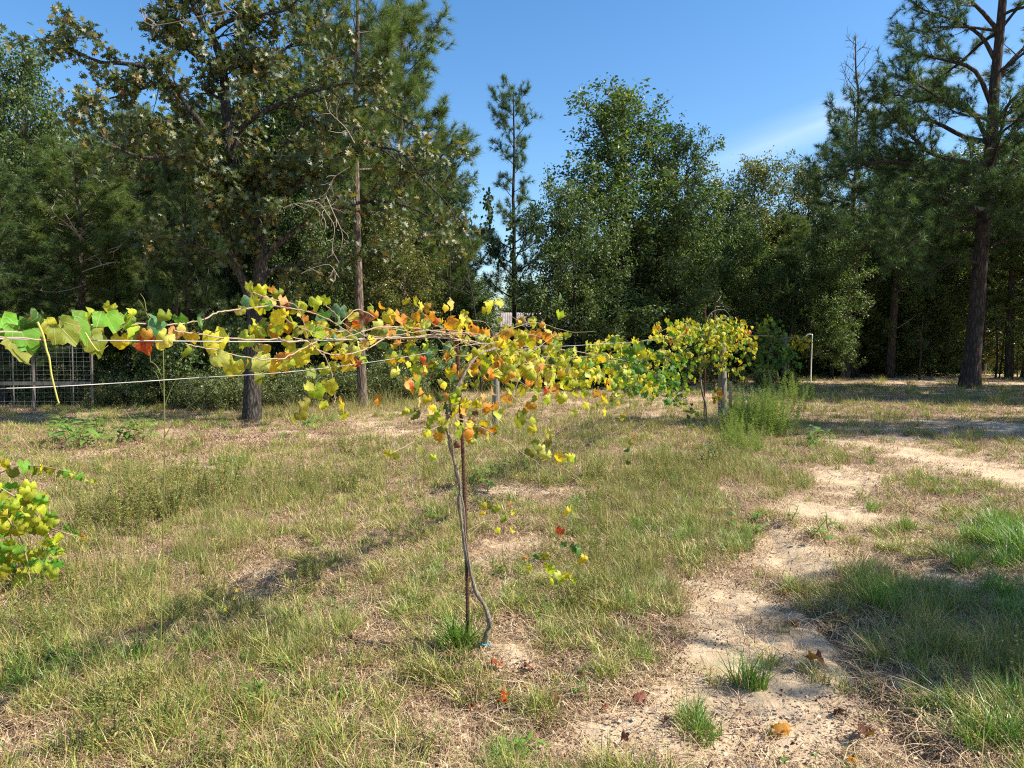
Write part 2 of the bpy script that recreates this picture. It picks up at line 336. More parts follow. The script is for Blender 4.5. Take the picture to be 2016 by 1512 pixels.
def vine_leaf_mat(name, use_obj):
    """grape leaf: own colour from the object (or from the tint attribute when joined), veins and browned edge"""
    m, t = mat(name)
    if use_obj: c = t.nodes.new('ShaderNodeObjectInfo').outputs['Color']
    else:
        a = t.nodes.new('ShaderNodeAttribute'); a.attribute_name = 'tint'; c = a.outputs['Color']
    la = t.nodes.new('ShaderNodeAttribute'); la.attribute_name = 'luv'
    s = t.nodes.new('ShaderNodeSeparateXYZ'); t.links.new(la.outputs['Vector'], s.inputs[0])
    x, y, e = s.outputs[0], s.outputs[1], s.outputs[2]
    ang = M(t, 'ARCTAN2', M(t, 'ABSOLUTE', x), M(t, 'ADD', y, .02))
    q = M(t, 'ABSOLUTE', M(t, 'SUBTRACT', M(t, 'FRACT', M(t, 'ADD', M(t, 'DIVIDE', ang, .62), .5)), .5))
    rad = M(t, 'SQRT', M(t, 'ADD', M(t, 'MULTIPLY', x, x), M(t, 'MULTIPLY', y, y)))
    vein = M(t, 'SUBTRACT', 1.0, M(t, 'MULTIPLY', M(t, 'MULTIPLY', q, rad), 26.0), clamp=True)
    # side veins
    sv = M(t, 'FRACT', M(t, 'MULTIPLY', M(t, 'SUBTRACT', rad, M(t, 'MULTIPLY', q, .9)), 7.0))
    sv = M(t, 'MULTIPLY', M(t, 'SUBTRACT', 1.0, M(t, 'MULTIPLY', sv, 5.0), clamp=True), .45)
    vein = M(t, 'MAXIMUM', vein, sv)
    oi = t.nodes.new('ShaderNodeObjectInfo')
    cb_ = t.nodes.new('ShaderNodeVectorMath'); cb_.operation = 'ADD'
    t.links.new(la.outputs['Vector'], cb_.inputs[0]); t.links.new(oi.outputs['Location'] if use_obj else pos(t), cb_.inputs[1])
    nn = noise(t, 5.0 if use_obj else 14, 4, cb_.outputs[0]); n2 = noise(t, 9.0, 3, cb_.outputs[0])
    hs = t.nodes.new('ShaderNodeHueSaturation'); t.links.new(c, hs.inputs['Color'])
    t.links.new(M(t, 'ADD', M(t, 'MULTIPLY', M(t, 'SUBTRACT', n2, .5), .10), .5), hs.inputs['Hue'])
    t.links.new(M(t, 'ADD', .72, M(t, 'MULTIPLY', n2, .56)), hs.inputs['Value'])
    c = hs.outputs[0]
    c = mixc(t, M(t, 'MULTIPLY', vein, .38), c, mixc(t, .55, c, (.78, .74, .40)))
    ed = M(t, 'ADD', M(t, 'MULTIPLY', e, .55), M(t, 'MULTIPLY', nn, .9))
    em = t.nodes.new('ShaderNodeMapRange'); em.inputs[1].default_value = .98; em.inputs[2].default_value = 1.10; t.links.new(ed, em.inputs[0])
    c = mixc(t, M(t, 'MULTIPLY', em.outputs[0], .8), c, (.30, .10, .03))
    # the paler, duller underside
    bf = t.nodes.new('ShaderNodeNewGeometry').outputs['Backfacing']
    front = c; c = mixc(t, bf, front, mixc(t, .14, front, (.36, .40, .16)))
    finish(t, c, .5, .36, mixc(t, 1.0, c, (1.35, 1.25, .35), 'MULTIPLY'), .3, bump=M(t, 'ADD', vein, M(t, 'MULTIPLY', nn, .6)), bstr=.35, bdist=.004)
    return m
VLEAF = vine_leaf_mat('vine_leaf', True)
VLEAFJ = vine_leaf_mat('vine_leaf_joined', False)

# ground material
GROUND, t = mat('sandy_ground')
P = pos(t)
ga = t.nodes.new('ShaderNodeAttribute'); ga.attribute_name = 'cov'
fine = noise(t, 55, 6, P, .7); mid = noise(t, 7, 5, P, .6); grain = noise(t, 380, 3, P, .7); big = noise(t, 1.4, 4, P)
sand = ramp(t, mid, [(.25, (.48, .34, .20)), (.5, (.66, .49, .30)), (.75, (.78, .62, .41))])
sand = mixc(t, M(t, 'MULTIPLY', big, .4), sand, (.50, .40, .29))
litter = ramp(t, fine, [(.3, (.09, .05, .032)), (.45, (.22, .14, .085)), (.6, (.38, .27, .165)), (.8, (.60, .46, .30))])
vor = t.nodes.new('ShaderNodeTexVoronoi'); vor.inputs['Scale'].default_value = 60; t.links.new(P, vor.inputs['Vector'])
spk = M(t, 'LESS_THAN', vor.outputs['Distance'], M(t, 'MULTIPLY', mid, .30))
sand = mixc(t, M(t, 'MULTIPLY', spk, .55), sand, (.16, .09, .055))
f = M(t, 'ADD', M(t, 'MULTIPLY', ga.outputs['Fac'], 1.0), M(t, 'MULTIPLY', M(t, 'SUBTRACT', mid, .5), 1.3))
mr = t.nodes.new('ShaderNodeMapRange'); mr.inputs[1].default_value = .25; mr.inputs[2].default_value = .85; t.links.new(f, mr.inputs[0])
col = mixc(t, M(t, 'MULTIPLY', mr.outputs[0], .85), sand, litter)
# far, where blades are too small to tell apart, the turf's own colour
sp_ = t.nodes.new('ShaderNodeSeparateXYZ'); t.links.new(P, sp_.inputs[0])
turf = ramp(t, noise(t, 3, 5, P, .7), [(.3, (.13, .13, .045)), (.5, (.24, .20, .08)), (.7, (.42, .31, .17))])
fr = t.nodes.new('ShaderNodeMapRange'); fr.inputs[1].default_value = 9; fr.inputs[2].default_value = 20; t.links.new(sp_.outputs[1], fr.inputs[0])
tf = M(t, 'MULTIPLY', M(t, 'MULTIPLY', fr.outputs[0], mr.outputs[0]), .75)
col = mixc(t, tf, col, turf)
hh = M(t, 'ADD', M(t, 'ADD', M(t, 'MULTIPLY', fine, 1.0), M(t, 'MULTIPLY', mid, 1.2)), M(t, 'MULTIPLY', grain, .35))
finish(t, col, .95, spec=.12, bump=hh, bstr=.9, bdist=.018)

# ------------------------------------------------------------------ ground
def axis(lo, hi, step, lim_lo, lim_hi, g=1.09):
    a = list(np.arange(lo, hi + 1e-6, step))
    s = step; x = a[-1]
    while x < lim_hi: s *= g; x += s; a.append(x)
    s = step; x = a[0]; pre = []
    while x > lim_lo: s *= g; x -= s; pre.append(x)
    return np.array(pre[::-1] + a)
gx = axis(-4.6, 5.2, .036, -420, 420); gy = axis(1.6, 9.2, .036, -160, 620)
XX, YY = np.meshgrid(gx, gy); ZZ = height(XX, YY)
nx, ny = len(gx), len(gy)
mb = MB()
ii = (np.arange(ny - 1)[:, None] * nx + np.arange(nx - 1)[None, :]).ravel()
cv = cover(XX, YY)
mb.add(np.stack([XX, YY, ZZ], -1).reshape(-1, 3), np.stack([ii, ii + 1, ii + nx + 1, ii + nx], -1))
me = mb.mesh('ground', [GROUND])
ca_ = me.attributes.new('cov', 'FLOAT', 'POINT'); ca_.data.foreach_set('value', cv.ravel().astype(np.float32))
tagged('ground', me, 'sandy clearing floor with leaf litter and thin turf', 'ground', kind='structure')

# ------------------------------------------------------------------ leaf templates
def fold(V, k=.25, droop=.2):
    V = np.array(V, float); V[:, 2] += np.abs(V[:, 0]) * k - droop * (V[:, 1] ** 2); return V
DIA_V = fold([(0, 0, 0), (-.27, .45, 0), (0, 1, 0), (.27, .45, 0)], .3, .15); DIA_F = np.array([(0, 2, 1), (0, 3, 2)])
_o = [(0, 0), (.10, .18), (.36, .12), (.16, .36), (.55, .48), (.17, .60), (.38, .86), (.07, .80), (0, 1.08)]
OAK_V = np.array([(0, .5, 0)] + [(x, y, 0) for x, y in _o] + [(-x, y, 0) for x, y in _o[-2:0:-1]])
_n = len(OAK_V) - 1
OAK_F = np.array([(0, 1 + i, 1 + (i + 1) % _n) for i in range(_n)]); OAK_V = fold(OAK_V, .28, .12)

# ------------------------------------------------------------------ tree generator
def wander(p0, d0, L, n, wob, trop, rs):
    pts = [np.array(p0, float)]; d = np.array(d0, float); p = pts[0].copy()
    for i in range(n):
        d = d + rs.normal(0, wob, 3); d[2] += trop; d /= np.linalg.norm(d)
        p = p + d * (L / n); pts.append(p.copy())
    return np.array(pts)
def interp(path, s):
    q = s * (len(path) - 1); i = min(int(q), len(path) - 2); f = q - i
    return path[i] * (1 - f) + path[i + 1] * f, path[i + 1] - path[i]
def perp(d, rs, ang):
    d = norm(d); r = rs.normal(0, 1, 3); r -= d * r.dot(d); r = norm(r)
    return d * math.cos(ang) + r * math.sin(ang)

def branch_out(limb, L, r0, rs, mbw, cand, kind, P):
    """side branches and twigs of one limb; cand collects foliage points"""
    k = P.get('k', 4)
    n1 = max(3, int(L * P['sub']))
    for j in range(n1):
        s = P.get('s0', .25) + (1 - P.get('s0', .25)) * (j + rs.rand()) / n1
        p, d = interp(limb, s)
        l1 = P['subl'] * (L ** .6) * (1.15 - .75 * s) * rs.uniform(.6, 1.2)
        dd = perp(d, rs, R(rs.uniform(30, 65)))
        if kind == 'pine': dd[2] = dd[2] * .45 + .22
        b = wander(p, norm(dd), l1, 4, P.get('wob', .16), P.get('trop', .03), rs)
        tube(mbw, b, np.linspace(max(.006, r0 * (1 - s) * .45 + .005), .004, 5), 3)
        n2 = max(2, int(l1 * P['twig']))
        for q in range(n2):
            s2 = (q + rs.rand() * .9 + .1) / n2
            p2, d2 = interp(b, s2)
            tw = wander(p2, perp(d2, rs, R(rs.uniform(20, 60))), P['tl'] * rs.uniform(.5, 1.2), 2, .15, .04, rs)
            if P.get('twigmesh', True): tube(mbw, tw, [.006, .0045, .003], 3)
            cand.append((tw[1], tw[1] - tw[0])); cand.append((tw[2], tw[2] - tw[1]))
        cand.append((b[-1], b[-1] - b[-2])); cand.append((b[-2], b[-1] - b[-2]))
    cand.append((limb[-1], limb[-1] - limb[-2]))

def leaves(cand, n, size, jit, rs, kind, tv, tf, mats, name, needles=26, nw=.006, up=.5, clump=.42):
    Pn = np.array([c[0] for c in cand]); D = norm(np.array([c[1] for c in cand]))
    mb = MB()
    if kind == 'pine':
        # each tuft a brush of needles round the twig end
        idx = np.arange(len(Pn)) if n >= len(Pn) else rs.choice(len(Pn), n, replace=False)
        Pn = Pn[idx] + rs.normal(0, jit, (len(idx), 3)); D = norm(D[idx] + np.array([0, 0, .25]))
        m = len(idx)
        nd = norm(D[:, None, :] * rs.uniform(.4, 1.6, (m, needles, 1)) + norm(rs.normal(0, 1, (m, needles, 3))) * .95)
        L = size * rs.uniform(.7, 1.15, (m, needles, 1))
        base = Pn[:, None, :] - D[:, None, :] * rs.uniform(0, size * .45, (m, needles, 1))
        tip = base + nd * L; tip[..., 2] -= .12 * L[..., 0]
        side = norm(np.cross(nd, rs.normal(0, 1, (m, needles, 3)))) * nw * .5
        V = np.stack([base - side, base + side, tip], 2).reshape(-1, 3)
        mb.add(V, np.arange(len(V)).reshape(-1, 3))
    else:
        keep = np.where(rs.rand(len(Pn)) < clump)[0]; idx = keep[(rs.rand(n) ** 1.25 * len(keep)).astype(int)]
        p = Pn[idx] + rs.normal(0, jit, (n, 3)) * rs.uniform(.5, 1.3, (n, 1))
        tip = norm(D[idx] * .5 + rs.normal(0, .7, (n, 3)) + np.array([0, 0, -.25]))
        nr = norm(rs.normal(0, .75, (n, 3)) + np.array([.15, -.1, up]))
        stamp(mb, tv, tf, p, frames(tip, nr), size * rs.uniform(.65, 1.25, n))
    return mb.mesh(name, mats, smooth=(kind != 'pine'))

def proto_tree(kind, H, cb, Rr, nl, seed, prof, r0, P, nleaf, size, jit, leafm, barkm, tv=DIA_V, tf=DIA_F, lean=(0, 0), needles=26, nw=.006, top_bare=0, up=.5, elev=(10, 45), trunk=None):
    rs = np.random.RandomState(seed)
    if trunk is None:
        n = 12; z = np.linspace(0, 1, n)
        wx = np.cumsum(rs.normal(0, .012, n)) * H * .35; wy = np.cumsum(rs.normal(0, .012, n)) * H * .35
        trunk = np.stack([wx - wx[0] + lean[0] * z * H, wy - wy[0] + lean[1] * z * H, z * H], -1)
    trunk = smooth_path(trunk, 3)
    tm = MB(); zz = np.linspace(0, 1, len(trunk))
    rad = r0 * (1 - zz) ** .75 * .9 + .012 + r0 * .35 * np.exp(-zz * 28)
    tube(tm, trunk, rad, 10)
    wood = MB(); cand = []
    for i in range(nl):
        tt = (i + rs.uniform(.1, .9)) / nl
        h = cb + (1 - cb) * tt * .98
        p, d = interp(trunk, h)
        az = i * 2.399 + rs.uniform(-.5, .5); el = R(elev[0] + (elev[1] - elev[0]) * tt + rs.uniform(-12, 12))
        L = max(.35, Rr * prof(tt) * rs.uniform(.75, 1.15)) / math.cos(min(el, R(60)))
        limb = wander(p, (math.cos(az) * math.cos(el), math.sin(az) * math.cos(el), math.sin(el)), L, 7, P.get('lw', .09), P.get('ltrop', .03), rs)
        rr = max(.012, r0 * .42 * (1 - h) ** .6 * min(1, L / Rr + .3))
        tube(wood, limb, np.linspace(rr, .008, 8), 5)
        c0 = []
        branch_out(limb, L, rr, rs, wood, c0, kind, P)
        if tt < 1 - top_bare: cand += c0
        elif rs.rand() < .1: cand += c0[:6]
    cand.append((trunk[-1], np.array([0, 0, 1.])))
    fol = leaves(cand, nleaf, size, jit, rs, kind, tv, tf, [leafm], 'foliage', needles, nw, up)
    return tm.mesh('trunk', [barkm]), wood.mesh('limbs', [barkm]), fol
def plant_tree(name, proto, label, cat, x, y, sx=1, sz=1, rz=0, group=None):
    o = thing(name, label, cat, (x, y, gz(x, y) - .05), group, rz); o.scale = (sx, sx, sz)
    link('trunk', proto[0], o); 
    b = link('branchwork', proto[1], o); b['kind'] = 'stuff'
    f = link('foliage', proto[2], o); f['kind'] = 'stuff'
    return o

full = lambda t: (.75 + .3 * min(1, t * 4)) * (1 - t) ** .6 * (1 + .20 * math.sin(t * 17) + .10 * math.sin(t * 41)) + .06
cone = lambda t: (1 - t) ** .8 * .95 + .08
conew = lambda t: (.55 + .6 * t if t < .3 else (1 - (t - .3) / .7) ** .8 * .75 + .06)
egg = lambda t: math.sin(math.pi * min(1, .18 + t * .82)) ** .7 * (1 - .25 * t) + .05
spire = lambda t: (.5 + .5 * math.sin(t * 9)) * .35 + .75 * (1 - t) ** .7
PP = dict(sub=5.0, subl=.50, twig=7.0, tl=.24, trop=.05, ltrop=.045, s0=.22, wob=.13, twigmesh=False)
PB = dict(sub=4.2, subl=.62, twig=6.0, tl=.32, trop=.0, ltrop=.03, s0=.15, wob=.2, twigmesh=False)
# prototypes, each 10 m tall; the metres are scaled per tree
pineA = proto_tree('pine', 10, .16, 2.5, 56, 1, full, .13, PP, 5200, .25, .03, NEEDLE, PINEBARK, needles=34, nw=.011)
pineB = proto_tree('pine', 10, .24, 2.4, 50, 2, egg, .13, PP, 4800, .25, .03, NEEDLE, PINEBARK, needles=34, nw=.011, elev=(5, 50))
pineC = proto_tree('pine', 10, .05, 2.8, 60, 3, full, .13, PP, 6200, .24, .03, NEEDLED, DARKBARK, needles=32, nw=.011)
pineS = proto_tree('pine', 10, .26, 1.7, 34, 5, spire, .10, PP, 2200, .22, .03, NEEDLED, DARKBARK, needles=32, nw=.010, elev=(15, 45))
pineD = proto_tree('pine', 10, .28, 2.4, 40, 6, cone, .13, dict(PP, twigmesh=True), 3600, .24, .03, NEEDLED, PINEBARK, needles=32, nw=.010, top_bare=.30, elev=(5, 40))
broadA = proto_tree('broad', 10, .04, 2.9, 70, 7, full, .15, PB, 42000, .125, .11, BROAD, OAKBARK, elev=(10, 65))
broadB = proto_tree('broad', 10, .08, 2.7, 56, 8, egg, .14, PB, 34000, .13, .12, BROAD, OAKBARK, elev=(15, 60))
broadY = proto_tree('broad', 10, .08, 2.5, 52, 9, egg, .12, PB, 28000, .13, .13, BROADB, OAKBARK, elev=(20, 60))
broadL = proto_tree('broad', 10, .02, 3.8, 60, 10, egg, .12, PB, 36000, .16, .15, BROAD, OAKBARK, elev=(0, 60))

def px_tree(name, proto, label, cat, px, Y, top, wpx, pw, rz, group=None):
    """px: picture column, Y: metres away, top: row of the tip, wpx: crown width in pixels, pw: prototype's crown width"""
    x = (px - 1008) / F * Y; H = at(px, top, Y)[2]
    return plant_tree(name, proto, label, cat, x, Y, sx=wpx / F * Y / pw, sz=H / 10, rz=rz, group=group)
TREES = [
 ('broadleaf_tree', broadB, 'tall round-crowned broad-leaved tree rising at the far left edge of the woods', 55, 25, 130, 270, 5.2, .3),
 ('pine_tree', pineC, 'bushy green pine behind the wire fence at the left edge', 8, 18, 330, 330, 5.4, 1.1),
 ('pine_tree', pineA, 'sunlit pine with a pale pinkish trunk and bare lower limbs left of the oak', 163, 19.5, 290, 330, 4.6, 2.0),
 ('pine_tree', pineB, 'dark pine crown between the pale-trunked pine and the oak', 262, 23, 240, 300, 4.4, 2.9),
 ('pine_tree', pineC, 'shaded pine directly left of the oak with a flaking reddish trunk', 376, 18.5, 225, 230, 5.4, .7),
 ('pine_tree', pineA, 'pine filling the gap behind the left half of the oak crown', 450, 24, 210, 300, 4.6, 1.9),
 ('broadleaf_tree', broadB, 'dark broad-leaved tree behind the trunk of the oak', 560, 24, 190, 300, 5.2, 4.0),
 ('pine_tree', pineA, 'pine behind the right side of the oak crown', 650, 26, 60, 300, 4.6, 5.0),
 ('broadleaf_tree', broadY, 'small light-leaved tree right of the slim pine trunk', 775, 20.5, 440, 190, 4.6, 2.2),
 ('pine_tree', pineA, 'large dense pine with sunlit right flank against the open sky', 800, 24, 15, 330, 4.6, .2),
 ('pine_tree', pineC, 'lower bushy pine at the edge of the sky gap left of the slender pine', 875, 27, 335, 210, 5.4, 2.2),
 ('pine_tree', pineS, 'slender open-crowned pine standing alone in the sky gap above the shed', 1007, 30, 172, 130, 2.5, .6),
 ('broadleaf_tree', broadA, 'tall pointed broad-leaved tree in the middle of the picture', 1218, 27, 222, 365, 5.4, 1.0),
 ('broadleaf_tree', broadA, 'shorter broad-leaved tree against the right shoulder of the tall pointed one', 1325, 28, 285, 230, 5.4, 3.0),
 ('broadleaf_tree', broadL, 'low wide tree with branches to the ground right of the shed', 1128, 24, 395, 240, 7.4, 4.4),
 ('broadleaf_tree', broadB, 'dark rounded tree right of the tall pointed one', 1415, 33, 395, 180, 5.2, 5.1),
 ('broadleaf_tree', broadY, 'yellowing tree with a ragged top on the right treeline', 1492, 36, 335, 180, 4.6, .4),
 ('broadleaf_tree', broadY, 'grey-green thin-crowned tree next to the dead-topped pine', 1580, 38, 345, 170, 4.6, 2.4),
 ('pine_tree', pineD, 'pine with a bare dead top and thin pale trunk on the right', 1668, 31, 72, 260, 4.8, 3.3),
 ('broadleaf_tree', broadB, 'shaded tree between the dead-topped pine and the big right pine', 1752, 35, 330, 230, 5.2, 1.4),
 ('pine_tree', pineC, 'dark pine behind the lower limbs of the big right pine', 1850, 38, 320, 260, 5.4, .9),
 ('broadleaf_tree', broadY, 'sunlit broad-leaved tree seen behind the trunk of the big right pine', 1935, 34, 300, 250, 4.6, 5.5),
 ('pine_tree', pineB, 'pine at the right edge of the picture behind the big one', 2020, 31, 230, 260, 4.4, 1.2),
 ('pine_tree', pineC, 'small bright young pine on the right treeline beside the white pipe', 1530, 31, 545, 110, 5.4, 3.6),
 ('broadleaf_tree', broadL, 'low bushy tree in front of the dead-topped pine', 1610, 33, 500, 170, 7.4, 3.9),
 ('broadleaf_tree', broadL, 'low bushy tree left of the trunk of the big right pine', 1830, 32, 520, 180, 7.4, 2.7),
 ('broadleaf_tree', broadL, 'low small-leaved tree left of the slim pine trunk', 610, 22, 420, 210, 7.4, 1.9),
 ('broadleaf_tree', broadL, 'distant low tree behind the left end of the shed', 935, 40, 560, 170, 7.4, .9),
 ('broadleaf_tree', broadB, 'distant small tree behind the middle of the shed roof', 1045, 46, 560, 130, 5.2, 2.1),
]
placed = []
for (nm, pr, lb, px, Y, top, wp, pw, rz) in TREES:
    placed.append(px_tree(nm, pr, lb, 'tree', px, Y, top, wp, pw, rz))
bpy.context.view_layer.update(); pale = placed[2]; Mi = np.array(pale.matrix_world.inverted())
for pts in ([(163, 545), (140, 532), (118, 527), (95, 515), (75, 503)], [(163, 562), (130, 572), (100, 575), (70, 570)], [(163, 516), (190, 502), (225, 495), (242, 478)], [(163, 470), (130, 440), (110, 425), (98, 405)], [(163, 535), (200, 522), (232, 515)], [(163, 480), (150, 455), (128, 420)]):
    q = smooth_path(np.array([at(a, b, 17.6 + .4 * i) for i, (a, b) in enumerate(pts[::-1])])[::-1], 3); q = (Mi[:3, :3] @ q.T).T + Mi[:3, 3]
    dm = MB(); tube(dm, q, np.linspace(.03, .008, len(q)), 5)
    for j in range(5):
        p = q[int(len(q) * (.3 + .13 * j))]; tube(dm, wander(p, RS.normal(0, 1, 3), .35, 3, .3, 0, RS), [.012, .009, .007, .004], 3)
    link('dead_branch', dm.mesh('dead_branch', [TWIG]), pale)
# trees just outside the right edge of the picture, whose shade falls across the clearing
for (nm, pr, x, y, H, s, rz, lb) in [
 ('pine_tree', pineB, 24.5, 19.5, 15, 1.3, 1.0, 'pine beyond the right edge shading the far clearing'),
 ('pine_tree', pineC, 22.8, 22.6, 14.5, 1.25, .4, 'wide pine beyond the right edge whose shade lies on the big pine trunk'),
 ('pine_tree', pineC, 22.5, 18.2, 15.5, 1.0, 2.4, 'dark pine beyond the right edge shading the clearing left of the big pine'),
 ('broadleaf_tree', broadA, 16.6, 11.9, 11.8, .85, 2.0, 'tree beyond the right edge shading the middle of the sandy clearing'),
 ('broadleaf_tree', broadB, 7.9, 3.2, 5.4, .66, 3.0, 'small tree beyond the right edge shading the near right corner')]:
    plant_tree(nm, pr, lb, 'tree', x, y, sx=s, sz=H / 10, rz=rz)

# slim pine whose trunk stands right of the oak
rs = np.random.RandomState(71)
slimY = 17.3
tp = [at(714, 806, slimY), at(712, 740, slimY), at(709, 640, slimY), at(705, 520, slimY), at(702, 400, slimY + .1), at(700, 280, slimY + .1), at(701, 180, slimY + .2), at(704, 60, slimY + .2), at(704, -60, slimY + .2), at(703, -150, slimY + .2)]
tp = np.array(tp); base = tp[0].copy(); base[2] = gz(base[0], base[1]) - .05
slim = proto_tree('pine', 10, .42, 2.3, 26, 72, conew, .12, dict(PP, twigmesh=True), 3400, .28, .03, NEEDLE, PINEBARK, needles=52, nw=.008, elev=(10, 50), trunk=tp - base)
o = thing('pine_tree', 'slim straight pine trunk with long needle brushes, right of the oak', 'tree', tuple(base))
link('trunk', slim[0], o); link('branchwork', slim[1], o, kind='stuff'); link('foliage', slim[2], o, kind='stuff')
# thin young snag, left of the oak
sn = MB(); sb = at(343, 775, 18); sb[2] = gz(sb[0], sb[1])
pth = np.array([sb, at(342, 700, 18), at(345, 640, 18), at(348, 585, 18)]) - sb
tube(sn, smooth_path(pth), np.linspace(.075, .035, 13), 7)
for i in range(9):
    p, d = interp(smooth_path(pth), rs.uniform(.4, .95)); az = rs.uniform(0, 6.28)
    tube(sn, wander(p, (math.cos(az), math.sin(az), .3), rs.uniform(.3, .9), 4, .15, .0, rs), np.linspace(.015, .004, 5), 4)
tagged('dead_snag', sn.mesh('dead_snag', [PINEBARK]), 'thin reddish dead trunk with short stubs left of the oak', 'tree', tuple(sb))

# ---------------------------------------------------------------- the oak
rs = np.random.RandomState(5)
OY = 14.1
oak_base = at(496, 828, OY); oak_base[2] = gz(oak_base[0], oak_base[1]) - .05
def limbpath(pts, y0, y1):
    n = len(pts)
    return smooth_path(np.array([at(a, b, y0 + (y1 - y0) * i / (n - 1)) for i, (a, b) in enumerate(pts)]) - oak_base, 3)
trunk_px = [(496, 830), (497, 740), (499, 648), (509, 560), (515, 492), (503, 440), (475, 402), (457, 362), (455, 312), (449, 268), (443, 178), (437, 128), (425, 89), (414, 66), (398, 45), (378, 6), (360, -50), (350, -120)]
tp = limbpath(trunk_px, OY, OY + .3)
tm = MB(); zz = np.linspace(0, 1, len(tp))
tube(tm, tp, .135 * (1 - zz) ** .8 + .018 + .04 * np.exp(-zz * 26), 12)
oak = thing('oak_tree', 'oak with lobed glossy leaves and dark forked trunk standing left of centre', 'tree', tuple(oak_base))
link('trunk', tm.mesh('trunk', [OAKBARK]), oak)
LIMBS = [  # pixels, start and end distance, thickness
 ([(497, 600), (482, 560), (462, 515), (452, 470), (440, 420), (420, 360), (400, 300)], OY, OY - .8, .095),
 ([(412, 290), (400, 250), (368, 208), (345, 172), (325, 160), (288, 172), (238, 188), (190, 200)], OY - .4, OY - 1.0, .06),
 ([(345, 172), (300, 140), (274, 129), (230, 124), (198, 122), (149, 102), (120, 90), (75, 75)], OY - .7, OY - 1.2, .05),
 ([(440, 420), (420, 345), (374, 311), (320, 310), (268, 307), (212, 278), (185, 241), (165, 228)], OY - .4, OY - 1.6, .05),
 ([(455, 312), (470, 262), (490, 238), (538, 211), (575, 195), (612, 181), (655, 170), (700, 164), (760, 190)], OY, OY - .9, .065),
 ([(414, 66), (428, 53), (450, 42), (478, 33), (520, 28), (562, 20), (590, -5), (640, -50)], OY + .2, OY - .2, .055),
 ([(516, 480), (530, 430), (570, 380), (620, 330), (680, 300), (740, 290), (800, 330)], OY, OY - .6, .07),
 ([(512, 520), (560, 470), (620, 430), (700, 400), (780, 400), (850, 430), (900, 480)], OY, OY + .6, .06),
 ([(508, 560), (540, 530), (590, 520), (650, 510), (720, 500), (780, 510)], OY, OY + 1.4, .04),
 ([(449, 268), (480, 200), (520, 130), (570, 90), (620, 60), (660, 10)], OY + .1, OY + 1.4, .05),
 ([(437, 128), (400, 120), (360, 90), (330, 60), (320, 20)], OY + .2, OY - .6, .04),
 ([(475, 402), (520, 350), (560, 290), (600, 240), (660, 220), (740, 210), (820, 250)], OY, OY + 1.2, .05),
 ([(462, 515), (420, 500), (380, 480), (330, 470), (290, 480)], OY, OY + 1.2, .035),
 ([(455, 362), (420, 330), (350, 300), (300, 250), (240, 240), (170, 200)], OY, OY + 1.3, .045),
 ([(385, 25), (420, -20), (470, -60), (540, -90)], OY + .2, OY + .5, .045),
 ([(360, -40), (320, -60), (270, -70)], OY + .2, OY - .6, .035),
 ([(740, 290), (790, 300), (840, 360), (880, 400), (905, 450)], OY - .5, OY - 1.2, .025),
]
cand = []; PO = dict(sub=3.6, subl=.55, twig=4.6, tl=.24, trop=-.01, s0=.22, wob=.24, twigmesh=True)
for pts, y0, y1, r in LIMBS:
    lp = limbpath(pts, y0, y1); lm = MB()
    tube(lm, lp, np.linspace(r, .010, len(lp)), 7)
    L = np.linalg.norm(np.diff(lp, axis=0), axis=1).sum()
    branch_out(lp, L, r, rs, lm, cand, 'broad', PO)
    link('limb', lm.mesh('limb', [OAKBARK]), oak)
for i in range(34):   # short leafy shoots off the trunk
    p, d = interp(tp, .30 + .6 * rs.rand()); az = rs.uniform(0, 6.28); lm = MB(); q = wander(p, (math.cos(az), math.sin(az) - .4, rs.uniform(-.1, .5)), rs.uniform(.7, 1.5), 5, .2, 0, rs)
    tube(lm, q, np.linspace(.018, .006, 6), 5); branch_out(q, 1.2, .015, rs, lm, cand, 'broad', PO); link('limb', lm.mesh('limb', [OAKBARK]), oak)
n = 15500
f = leaves(cand, n, .125, .085, rs, 'broad', OAK_V, OAK_F, [OAKLEAF], 'foliage', up=.35, clump=.65)
link('foliage', f, oak, kind='stuff')
# pale dead twigs on the right side of the oak
for pts in ([(600, 395), (625, 400), (645, 420), (660, 450), (655, 490), (665, 520)], [(640, 385), (655, 420), (672, 460), (668, 500)], [(560, 408), (590, 400), (620, 412), (640, 440), (630, 470)], [(590, 540), (620, 525), (650, 520), (665, 545)],
            [(690, 330), (660, 350), (640, 380), (610, 400)], [(700, 280), (680, 250), (650, 220), (640, 200)], [(470, 30), (440, 20), (300, 52), (288, 20), (300, 5)]):
    dm = MB(); q = smooth_path(np.array([at(a + rs.uniform(-3, 3), b + rs.uniform(-3, 3), OY - 1.6) for a, b in pts]) - oak_base, 3)
    tube(dm, q, np.linspace(.009, .004, len(q)), 4)
    for j in range(6):
        p, d = interp(q, rs.uniform(.15, .95)); tube(dm, wander(p, perp(d, rs, R(50)), rs.uniform(.15, .45), 3, .3, -.02, rs), np.linspace(.007, .003, 4), 3)
    link('dead_twig', dm.mesh('dead_twig', [TWIG]), oak)

